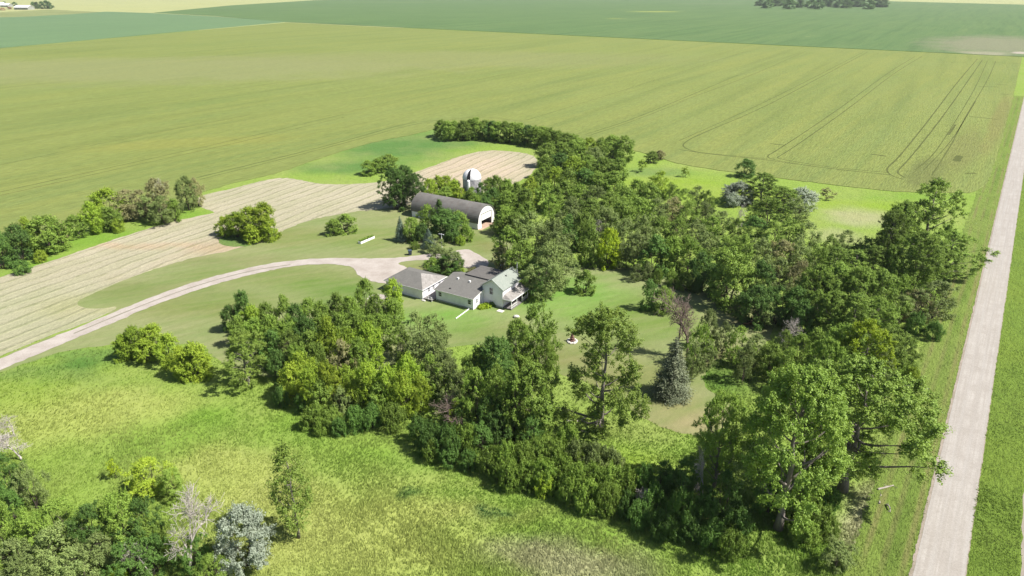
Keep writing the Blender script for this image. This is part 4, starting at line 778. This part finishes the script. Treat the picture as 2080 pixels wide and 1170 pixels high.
g = empty('garage', (*O1, 0), HR, 'detached white garage with hipped grey shingle roof left of the farmhouse', 'garage')
MB().box(-25.0, -13.75, -1.5, 7.7, 0, 2.72).build('wall', M_sid, g)
A_, B_, C_, D_ = (-25.5, -1.95, 2.72), (-13.3, -1.95, 2.72), (-13.3, 8.15, 2.72), (-25.5, 8.15, 2.72); E_, F_ = (-22.4, 3.1, 4.5), (-17.6, 3.1, 4.5)
MB().slab([A_, B_, F_, E_], .13).slab([C_, D_, E_, F_], .13).slab([D_, A_, E_], .13).build('roof', M_roof, g)
MB().slab([B_, C_, F_], .13).build('worn_roof_slope', M_roofw, g)
MB().box(-25.52, -13.28, -1.99, -1.95, 2.55, 2.74).box(-13.3, -13.26, -1.99, 8.17, 2.55, 2.74).build('eave_board', M_trim, g)
for c in (1.0, 2.9, 5.4): window(g, 'x', -13.75, c, .8, 1.2, 2.1, 1, M_pane)
MB().box(-25.06, -25.0, 0.2, 3.0, 0, 2.25).box(-25.06, -25.0, 3.4, 6.2, 0, 2.25).build('garage_door', M_trim, g)
MB().box(-13.81, -13.69, -1.56, -1.44, 0, 2.55).box(-25.06, -24.94, -1.56, -1.44, 0, 2.55).build('corner_board', M_trim, g)

d = empty('deck', (*O1, 0), HR, 'low grey wooden deck between the garage and the farmhouse', 'deck')
MB().box(-13.5, -10.85, -1.6, 6.5, .42, .52).build('floor', M_deck, d)
for x, y in ((-13.3, -1.5), (-11.0, -1.5), (-12.1, -1.5)): MB().box(x - .06, x + .06, y - .06, y + .06, 0, .42 if x < -12.5 else 1.25).build('post', M_trim, d)
MB().box(-12.1, -11.0, -1.54, -1.48, 1.15, 1.22).build('railing', M_trim, d)
MB().box(-13.6, -12.6, -2.3, -1.62, 0, .2).build('step', M_conc, d)

O2 = (-10.688, 201.924)
b = empty('arched_barn', (*O2, 0), HR, 'long white barn with a dark rounded arch roof and half-open front door', 'barn')
BW, BL, WH, AH = 9.7, 26.0, 2.0, 4.75
def arch(t, off=0.0): return (BW / 2 - (BW / 2 + off) * math.cos(t), WH + (AH + off) * math.sin(t) ** 0.92)
NA = 28; out_ = [arch(math.pi * k / NA, .12) for k in range(NA + 1)]; inn = [arch(math.pi * k / NA, 0.0) for k in range(NA + 1)]
rm = MB(); n = NA + 1
for x in (-BL - .3, .3): rm.v += [(x, y, z) for y, z in out_] + [(x, y, z) for y, z in inn]
for k in range(NA): rm.f += [(k, k + 1, 2 * n + k + 1, 2 * n + k), (n + k, 3 * n + k, 3 * n + k + 1, n + k + 1), (k, n + k, n + k + 1, k + 1), (2 * n + k, 2 * n + k + 1, 3 * n + k + 1, 3 * n + k)]
rm.f += [(0, 2 * n, 3 * n, n), (n - 1, 2 * n - 1, 4 * n - 1, 3 * n - 1)]
def barnroof():
    m, t, o = nt('weathered_arch_roofing'); v = xyz(t)
    c = mixc(t, noise(t, v, 0.3, 5, 0.65, 0.35, 0.65), (0.20, 0.19, 0.178), (0.135, 0.127, 0.118))
    c = mixc(t, mth(t, 'MULTIPLY', noise(t, xyz(t, 0, (.25, 3, 1)), 0.8, 5, 0.7, 0.45, 0.7), .6), c, (0.22, 0.225, 0.215))
    c = mixc(t, mth(t, 'MULTIPLY', noise(t, xyz(t, 0, (2, .3, .3)), 0.8, 4, 0.7, 0.5, 0.7), .35), c, (0.15, 0.105, 0.085))
    fn = noise(t, v, 6, 4, .7, .3, .7); finish(t, o, c, 0.85, 0.25, [(fn, .01)]); return m
rm.build('roof', barnroof(), b, False)
w_ = MB(); w_.box(-BL, 0, 0.0, .15, 0, WH); w_.box(-BL, 0, BW - .15, BW, 0, WH); w_.build('side_wall', M_sid2, b)
def archz(y):
    c = max(-1, min(1, (BW / 2 - y) / (BW / 2))); return WH + AH * math.sin(math.acos(c)) ** .92
ew = {True: MB(), False: MB()}; ys = [0, .15, .4, .8, 1.3, 1.8, 2.2, 3, 3.8, 4.85, 5.9, 6.9, 7.9, 8.4, 8.9, 9.3, 9.55, 9.7]
for a, c in zip(ys[:-1], ys[1:]):
    for x0, x1, door in ((-.12, 0.0, True), (-BL, -BL + .12, False)):
        zb = 4.45 if (door and a >= 2.19 and c <= 7.91) else 0.0; za, zc = archz(a) - .01, archz(c) - .01
        ew[door].add([(x0, a, zb), (x1, a, zb), (x1, c, zb), (x0, c, zb), (x0, a, za), (x1, a, za), (x1, c, zc), (x0, c, zc)], [(0, 3, 2, 1), (4, 5, 6, 7), (0, 1, 5, 4), (1, 2, 6, 5), (2, 3, 7, 6), (3, 0, 4, 7)])
M_end = simple('white_painted_end', (0.8, 0.8, 0.79), .08, 1, .6); ew[True].build('end_wall', M_end, b); ew[False].build('end_wall', M_end, b)
MB().box(-.2, -.13, 2.15, 7.95, 2.25, 4.5).build('raised_door', M_trim, b)
MB().box(.0, .06, 2.1, 2.2, 2.3, 4.5).box(.0, .06, 7.9, 8.02, 0.0, 4.55).box(.0, .06, 2.1, 8.0, 4.45, 4.55).build('door_track', simple('grey_track', (.2, .19, .18)), b)
MB().box(-BL + .2, 1.2, .2, BW - .2, 0.01, .06).build('floor', gravel_mat('reddish_floor', (0.5, 0.36, 0.27), (0.36, 0.26, 0.2)), b)
MB().box(0.0, .15, -.02, 0.0, 0, .5).box(-BL, 0, -.03, 0, 0, .3).build('foundation', M_conc, b)

# silo
sx_, sy_ = G(958, 343, 12.3); Lr = 3.15
s = empty('silo', (sx_, sy_, 0), 0, 'round farm silo with white ribbed dome, a dark slot and a white chute', 'silo')
def stave():
    m, t, o = nt('silo_staves'); v = xyz(t); br = nd(t, 'ShaderNodeTexNoise'); lk(t, xyz(t, 0, (1, 1, .5)), br.inputs[0]); br.inputs['Scale'].default_value = 1.6
    c = mixc(t, noise(t, xyz(t, 0, (1, 1, .6)), 1.2, 4, .7, .42, .6), (0.34, 0.33, 0.36), (0.62, 0.60, 0.60)); g_ = nd(t, 'ShaderNodeTexCoord'); s_ = nd(t, 'ShaderNodeSeparateXYZ'); lk(t, g_.outputs['Object'], s_.inputs[0])
    w = mth(t, 'LESS_THAN', mth(t, 'FRACT', mth(t, 'MULTIPLY', s_.outputs[2], 1.4), 0), 0.1); c = mixc(t, mth(t, 'MULTIPLY', w, .7), c, (.12, .11, .12)); finish(t, o, c, .8, .3); return m
MB().lathe([(Lr, 0), (Lr, 9.1)], 40).build('wall', stave(), s, True)
ca = math.atan2(-sy_, -sx_) ; ga = ca - 0.36    # the slot looks a little left of the viewer
def prof(k): a = math.pi / 2 * k / 10; return ((Lr + .06) * math.cos(a), 9.1 + 3.2 * math.sin(a))
dm = MB(); NP = 36; gap = 0.2
for j in range(NP):
    a0 = ga + gap + (2 * math.pi - 2 * gap) * j / NP; a1 = ga + gap + (2 * math.pi - 2 * gap) * (j + 1) / NP; am = (a0 + a1) / 2; bb = len(dm.v)
    for k in range(11):
        r_, z_ = prof(k); r_ = max(r_, .02)
        for a, e in ((a0, 0.03), (a0 + .02, .0), (a1 - .02, 0.0), (a1, .03)): dm.v.append(((r_ + e) * math.cos(a), (r_ + e) * math.sin(a), z_ + e * .5))
    for k in range(10):
        for i in range(3): dm.f.append((bb + 4 * k + i, bb + 4 * k + i + 1, bb + 4 * k + i + 5, bb + 4 * k + i + 4))
dome = dm.build('dome', simple('white_dome_metal', (0.74, 0.74, 0.76), .12, 1, .45, .4), s)
MB().lathe([((Lr - .1) * math.cos(math.pi / 2 * k / 8), 9.0 + 3.0 * math.sin(math.pi / 2 * k / 8) + .02) for k in range(9)], 6, (0, 0), ga - .2, ga + .2).build('slot_dark_panel', M_black, dome)  # black panel behind the slot stands in for the dome's unlit inside
MB().lathe([(.55, 1), (.55, 8.9)], 14, ((Lr + .3) * math.cos(ga), (Lr + .3) * math.sin(ga))).lathe([(.56, 8.9), (.3, 9.25), (.01, 9.35)], 14, ((Lr + .3) * math.cos(ga), (Lr + .3) * math.sin(ga))).build('chute', M_trim, s, True)

# distant farmyard
for (px, py, L_, D_w, hh, nm, lb, az) in ((50, 19.5, 46, 26, 7, 'machine_shed', 'large white-roofed shed in the distant farmyard, right of the others', 98), (14, 14, 30, 20, 6, 'machine_shed', 'small white shed at the far left of the distant farmyard', 100), (4, 11.5, 26, 16, 6, 'machine_shed', 'second white shed cut by the left edge of the distant farmyard', 100)):
    x, y = G(px, py); r = empty(nm, (x, y, 0), math.radians(90 - az), lb, 'building', 'distant farm sheds')
    MB().prism([(-D_w / 2, 0), (D_w / 2, 0), (D_w / 2, hh), (0, hh + 5), (-D_w / 2, hh)], -L_ / 2, L_ / 2, 'x').build('wall', simple('pale_shed_wall', (.4, .42, .38), .2, .2), r)
    MB().slab([(-L_ / 2 - 1, -D_w / 2 - 1, hh - .3), (L_ / 2 + 1, -D_w / 2 - 1, hh - .3), (L_ / 2 + 1, 0, hh + 5.4), (-L_ / 2 - 1, 0, hh + 5.4)], .3).slab([(-L_ / 2 - 1, 0, hh + 5.4), (L_ / 2 + 1, 0, hh + 5.4), (L_ / 2 + 1, D_w / 2 + 1, hh - .3), (-L_ / 2 - 1, D_w / 2 + 1, hh - .3)], .3).build('roof', simple('white_metal_roof', (.85, .85, .88), .05, .2, .4), r)

# ------------------------------------------------------------------ yard objects
def tufts(name, n, xr, yr, z0, hgt_, ls, seed, dens=None):
    rs = np.random.RandomState(seed); P_ = np.stack([rs.uniform(*xr, n), rs.uniform(*yr, n), z0 + rs.rand(n) ** .7 * hgt_], 1)
    return leafmesh(name, P_, rs.normal(size=(n, 3)) * .6 + np.array((0, 0, .7)), np.full(n, ls), rs.rand(n), rs, .6)
a, c = Vector(G(733, 496)), Vector(G(761, 484)); v = c - a
p = empty('planter', (a.x, a.y, 0), math.atan2(v.y, v.x), 'long white wooden planter box standing on the lawn', 'planter')
Lp = v.length; w2 = 1.0
for x0, x1, y0, y1 in ((0, Lp * .48, -.06, 0), (Lp * .5, Lp * .74, -.06, 0), (Lp * .76, Lp, -.06, 0), (0, Lp, w2, w2 + .06), (0, .06, 0, w2), (Lp - .06, Lp, 0, w2)): MB().box(x0, x1, y0, y1, .03, .72).build('board', M_trim, p)
MB().box(.06, Lp - .06, 0.0, w2, .02, .6).build('soil', simple('potting_soil', (.05, .04, .03)), p)
pl = link(bpy.data.objects.new('planter_plants', tufts('planter_plants', 1500, (.1, Lp - .1), (.05, w2 - .05), .6, .55, .2, 3))); pl.matrix_world = p.matrix_world.copy(); pl.location = p.location; pl.rotation_euler = p.rotation_euler
tag(pl, 'dense green plants filling the long white planter box', 'plants')
x, y = G(833, 518)
bn = empty('wheelie_bin', (x, y, 0), math.radians(20), 'dark blue wheeled bin standing on the lawn by the drive', 'bin')
M_bin = simple('dark_blue_plastic', (0.035, 0.055, 0.085), .2, 3, .5, .4)
MB().add([(-.38, -.38, .08), (.38, -.38, .08), (.38, .38, .08), (-.38, .38, .08), (-.48, -.5, 1.35), (.48, -.5, 1.35), (.48, .46, 1.35), (-.48, .46, 1.35)], [(0, 3, 2, 1), (4, 5, 6, 7), (0, 1, 5, 4), (1, 2, 6, 5), (2, 3, 7, 6), (3, 0, 4, 7)]).build('body', M_bin, bn)
MB().slab([(-.52, -.56, 1.44), (.52, -.56, 1.44), (.52, .5, 1.52), (-.52, .5, 1.52)], .07).build('lid', simple('bluish_lid', (0.07, 0.10, 0.15), .2, 3, .4, .5), bn)
for sx in (-1, 1): MB().tube([(sx * .36, .45, .13), (sx * .44, .45, .13)], [.13, .13], 12).build('wheel', M_black, bn)
MB().tube([(-.4, .52, 1.3), (-.4, .64, 1.34), (.4, .64, 1.34), (.4, .52, 1.3)], [.025] * 4, 6).build('handle', M_black, bn)
# stone monument
def stone(r, seed, sq=(1, 1, .7)):
    bm = bmesh.new(); bmesh.ops.create_icosphere(bm, subdivisions=2, radius=r)
    for v in bm.verts:
        k = 1 + .28 * mnoise.noise(v.co / r * 1.1 + Vector((seed, seed * 2, 3))); v.co = Vector((v.co.x * sq[0], v.co.y * sq[1], v.co.z * sq[2])) * k
    me = bpy.data.meshes.new('stone'); bm.to_mesh(me); bm.free(); return me
M_red = simple('reddish_fieldstone', (0.30, 0.17, 0.14), .35, 3, .85, .2, .02); M_wht = simple('white_rubble', (0.66, 0.63, 0.58), .2, 3, .9, .1, .02)
x, y = G(1162, 694); mo = empty('stone_monument', (x, y, 0), 0, 'small tower of reddish stones on a ring of white rubble in the lawn', 'monument'); mo.scale = (.78, .78, 1.05)
def putstone(par, mat, r, loc, sd, sq=(1, 1, .7), nm='stone'):
    me = stone(r, sd, sq); me.materials.append(mat); o = link(bpy.data.objects.new(nm, me)); o.parent = par; o.location = loc; o.rotation_euler = (0, 0, sd); return o
i_ = 0
for lay, (z, rr2, nn, sr) in enumerate(((.35, .5, 6, .36), (.8, .38, 5, .33), (1.2, .26, 4, .3), (1.55, .14, 3, .27), (1.85, 0, 1, .26))):
    for k in range(nn): aa = 6.283 * k / nn + lay; putstone(mo, M_red, sr, (rr2 * math.cos(aa), rr2 * math.sin(aa), z), 1.3 * i_); i_ += 1
for k in range(16):
    aa = 6.283 * k / 16; q_ = 1.15 + .2 * R.random(); putstone(mo, M_wht, .3 + .1 * R.random(), (q_ * math.cos(aa), q_ * math.sin(aa), .14), 2.1 * k, nm='base_stone')
MB().lathe([(1.2, 0.02), (1.1, .16), (.02, .2)], 16).build('base', M_wht, mo)
# logs and branches
M_log = simple('bleached_wood', (0.52, 0.47, 0.41), .3, 3, .9, .1, sc=(1, 1, 1))
def log(p0, p1, r0, r1, label, name='fallen_log', stubs=3, mat=None, cat='log', grp=None, z=.0, sd=1):
    a = Vector((*G(*p0), r0 * .8)); c = Vector((*G(*p1), r1 * .8 + z)); rs = np.random.RandomState(sd)
    r = empty(name, (a.x, a.y, 0), 0, label, cat, grp); mb = MB(); c = c - Vector((a.x, a.y, 0)); a = Vector((0, 0, a.z))
    pts = limb(mb, a, c, r0, r1, rs, 8, 0, 5); mb.build('stem', mat or M_log, r)
    for k in range(stubs):
        q = pts[rs.randint(1, 6)]; b2 = MB(); dr = Vector(rs.normal(size=3)) ; dr.z = abs(dr.z) * .8 + .2; dr.normalize(); limb(b2, q, q + np.array(dr) * (c - a).length * .35, r1 * .7, r1 * .2, rs, 5, 0, 3); b2.build('branch', mat or M_log, r)
log((1150, 858), (1188, 849), .28, .14, 'short bleached fallen trunk with a knobbly root end left of the lone cottonwood', sd=1, stubs=4)
log((1168, 878), (1214, 862), .22, .14, 'long bleached fallen trunk leaning to the foot of the lone cottonwood', sd=2, stubs=2)
log((1783, 995), (1815, 986), .16, .07, 'bent bleached branch lying on the verge, nearest the big trunk', 'fallen_branch', sd=3, cat='branch')
log((1786, 1024), (1790, 1005), .15, .06, 'forked bleached branch in the rough grass left of the mown verge', 'fallen_branch', sd=4, cat='branch')
log((1800, 1026), (1808, 1040), .14, .07, 'short bleached branch lying lowest on the mown verge', 'fallen_branch', sd=5, cat='branch')
log((1873, 796), (1886, 790), .16, .09, 'small white log on the grass beside the upper road verge', 'fallen_branch', sd=6, cat='branch', stubs=1)
log((1598, 1105), (1640, 1122), .1, .04, 'thin dry branch in the grass in front of the thick trunk', 'fallen_branch', sd=8, cat='branch', stubs=3)
# heap of cut logs
x, y = G(1528, 659)
for k in range(9):
    o = link(bpy.data.objects.new('cut_log', MB().tube([(-1.4, 0, 0), (0, 0, .03), (1.3, 0, 0)], [.2, .19, .17], 8).mesh('cut_log', simple('brown_cut_wood', (.30, .19, .11), .35, 2, .9) if k == 0 else bpy.data.materials['brown_cut_wood'])))
    o.location = (x + R.uniform(-2.6, 2.6), y + R.uniform(-.9, .9), .2 + .3 * (k % 3)); o.rotation_euler = (0, R.uniform(-.1, .1), R.uniform(-.5, .5))
    tag(o, 'brown cut log in the loose heap under the east woods', 'log', 'cut logs heaped under the east woods')
# house surroundings
a, c = Vector(G(926, 648)), Vector(G(952, 629)); v = c - a
ds = empty('downspout', (a.x, a.y, 0), math.atan2(v.y, v.x), 'white downspout pipe lying across the grass from the house corner', 'pipe')
MB().box(0, v.length, -.09, .09, .04, .2).build('pipe', M_trim, ds); MB().slab([(v.length, -.09, .2), (v.length + .25, -.09, .5), (v.length + .25, .09, .5), (v.length, .09, .2)], .1).build('elbow', M_trim, ds)
x, y = G(1016.5, 632); o = MB().slab([(-.75, -.6, .1), (.8, -.6, .1), (.8, .6, .1), (-.75, .6, .1)], .1).box(-.4, .3, -.3, .3, .1, .14).build('concrete_slab', M_wht); o.location = (x, y, 0); o.rotation_euler = (0, 0, HR); tag(o, 'pale square concrete slab on the grass before the porch', 'slab')
x, y = G(1049, 645); o = link(bpy.data.objects.new('boulder', stone(.62, 5, (1.2, .9, .6)))); o.data.materials.append(M_wht); o.location = (x, y, .3); tag(o, 'pale rounded boulder on the grass below the porch', 'boulder')
def clump(name, px, py, r, hh, n, ls, pal, label, cat, seed):
    rs = np.random.RandomState(seed); d_ = unit(rs.normal(size=(n, 3))); d_[:, 2] = abs(d_[:, 2]); k = .65 + .4 * rs.rand(n)
    P_ = d_ * k[:, None] * np.array((r, r, hh)) * (1 + .25 * np.sin(d_[:, :1] * 9) * np.sin(d_[:, 1:2] * 8 + 1)); P_[:, 2] += .05
    me = leafmesh(name, P_, d_ * .8 + rs.normal(size=(n, 3)) * .5, ls * (.7 + .6 * rs.rand(n)), np.clip(rs.rand(n), 0, 1), rs, .6)
    me.materials[0] = LM[pal]; x, y = G(px, py); o = link(bpy.data.objects.new(name, me)); o.location = (x, y, 0); tag(o, label, cat)
clump('hosta_plant', 979, 626, 1.0, .9, 900, .3, 'lm', 'yellow-green leafy hosta clump against the house wall, left one', 'plant', 2)
clump('hosta_plant', 989, 624, 1.1, 1.0, 900, .3, 'lm', 'yellow-green leafy hosta clump against the house wall, right one', 'plant', 3)
clump('house_bush', 1001, 621, .9, 1.1, 900, .2, 'dk', 'dark green bush at the foot of the gable wall', 'shrub', 4)
clump('house_bush', 968, 622, .6, .6, 400, .2, 'mg', 'small green bush at the corner of the ranch wing', 'shrub', 5)
clump('porch_bush', 1083, 612, 1.4, 1.5, 1500, .22, 'mg', 'green bush at the far end of the porch', 'shrub', 6)
x, y = G(898, 512); cp = empty('clothesline_post', (x, y, 0), HR, 'white clothesline post with a cross arm among the mound shrubs', 'post')
MB().tube([(0, 0, 0), (0, 0, 5.6)], [.09, .08], 8).build('pole', M_trim, cp); MB().box(-.9, .9, -.06, .06, 5.3, 5.45).build('cross_arm', M_trim, cp)
for k, (px, py) in enumerate(((936, 478), (941, 475), (930, 481), (945, 471), (926, 484), (1019, 540), (1026, 537), (1013, 543), (1034, 541), (1008, 538))):
    x, y = G(px, py); me = stone(.35 + .15 * R.random(), k, (1, 1, .6)); me.materials.append(M_wht); o = link(bpy.data.objects.new('pale_rock', me)); o.location = (x, y, .15)
    tag(o, 'pale rock beside the barn corner' if k < 5 else 'pale rock in the rubble behind the farmhouse', 'rock', 'rocks by the barn' if k < 5 else 'rocks behind the farmhouse')

# ------------------------------------------------------------------ tall grass tufts in the meadow (stuff)
def in_poly_px(P, x, y): return inside(P, x, y)
def grass():
    rs = np.random.RandomState(12); n = 150000
    py_ = 690 + 500 * rs.rand(n) ** 0.8; px_ = -60 + 2200 * rs.rand(n)
    u = (px_ - CX) / F; v = (py_ - CY) / F; t = H / (SN + v * CS); x = u * t; y = (CS - v * SN) * t
    w = (x - rl[0]) * perp[0] + (y - rl[1]) * perp[1]
    vg = (w > -7.2) & (w < -.25); keep = ~inside(lawn_poly, x, y) & ~inside(drive_poly, x, y) & ~inside(hay_poly, x, y) & ((w < -.25) | ((w > RW + .02) & (w < RW + 5.6))) & (~vg | (rs.rand(n) < .35) | (w > -.7))
    dens = .5 + .5 * vnoise(x, y, .5) + .3 * vnoise(y, x, 1.7); keep &= rs.rand(n) < dens + .25
    x, y, w, vg = x[keep], y[keep], w[keep], vg[keep]; n = len(x); hh = (0.2 + .3 * rs.rand(n)) * (0.75 + .3 * vnoise(x, y, .21)); hh[w > 0] *= .6; hh[vg] *= .45
    wd = 1.0 + .25 * vnoise(y, x, .1); la = 1.2 + .9 * vnoise(x, y, .09) + rs.normal(size=n) * .5   # lean azimuth: grass laid over by wind
    V = []; m = 3
    for k in range(m):
        a = rs.rand(n) * 6.283; bw = .05 + .05 * rs.rand(n); ox = x + rs.normal(size=n) * .12; oy = y + rs.normal(size=n) * .12; lx = np.cos(la) * hh * (.5 + .5 * rs.rand(n)); ly = np.sin(la) * hh * (.5 + .5 * rs.rand(n)); z0 = np.full(n, 0.0)
        V.append(np.stack([np.stack([ox - np.cos(a) * bw, oy - np.sin(a) * bw, z0], 1), np.stack([ox + np.cos(a) * bw, oy + np.sin(a) * bw, z0], 1), np.stack([ox + lx, oy + ly, hh * (.8 + .4 * rs.rand(n))], 1)], 1))
    V = np.stack(V, 1).reshape(-1, 3); N = len(V)
    me = bpy.data.meshes.new('tall_grass'); me.vertices.add(N); me.vertices.foreach_set('co', V.ravel()); me.loops.add(N); me.loops.foreach_set('vertex_index', np.arange(N, dtype=np.int32)); me.polygons.add(N // 3)
    me.polygons.foreach_set('loop_start', np.arange(0, N, 3, dtype=np.int32)); me.polygons.foreach_set('loop_total', np.full(N // 3, 3, dtype=np.int32)); me.update(calc_edges=True)
    col = sward(x, y); e = w > 0; col[e] = np.array((0.165, 0.25, 0.04)); col[vg] = np.array((0.19, 0.255, 0.06)); dry = np.clip(vnoise(x, y, .16) * .5 + vnoise(y, x, .47) * .4, 0, 1)[:, None]; col = col * (1 - .4 * dry) + np.array((.38, .39, .14)) * .4 * dry
    col = col * (1.02 + 0.3 * rs.rand(n))[:, None]; c4 = np.ones((n, 4)); c4[:, :3] = col; at = me.attributes.new('Col', 'FLOAT_COLOR', 'POINT'); at.data.foreach_set('color', np.repeat(c4, 9, 0).ravel())
    m_, t_, o_ = nt('grass_blades'); a_ = nd(t_, 'ShaderNodeAttribute', attribute_name='Col'); ac = mixc(t_, 1.0, a_.outputs[0], (ALB, ALB, ALB), 'MULTIPLY'); p_ = nd(t_, 'ShaderNodeBsdfPrincipled'); lk(t_, ac, p_.inputs[0]); p_.inputs['Roughness'].default_value = .7; p_.inputs['Specular IOR Level'].default_value = .15
    tb = nd(t_, 'ShaderNodeBsdfTranslucent'); lk(t_, ac, tb.inputs[0]); mx = nd(t_, 'ShaderNodeMixShader'); mx.inputs[0].default_value = .3; lk(t_, p_.outputs[0], mx.inputs[1]); lk(t_, tb.outputs[0], mx.inputs[2]); lk(t_, mx.outputs[0], o_.inputs[0])
    me.materials.append(m_); o = link(bpy.data.objects.new('tall_grass', me)); tag(o, 'long wind-laid meadow grass in the foreground and road ditch', 'grass', kind='stuff')
grass()
# ------------------------------------------------------------------ the summer air that fades the far fields
hz = MB().box(-12600, 12600, -3200, 14600, -1.0, 90.0).build('haze', None); hz['kind'] = 'stuff'
m = bpy.data.materials.new('summer_haze'); m.use_nodes = True; t = m.node_tree; t.nodes.clear(); o = t.nodes.new('ShaderNodeOutputMaterial'); pv = t.nodes.new('ShaderNodeVolumePrincipled')
pv.inputs['Color'].default_value = (0.93, 0.96, 1.0, 1); pv.inputs['Density'].default_value = 0.00005; pv.inputs['Anisotropy'].default_value = 0.2
t.links.new(pv.outputs[0], o.inputs['Volume']); hz.data.materials.append(m)
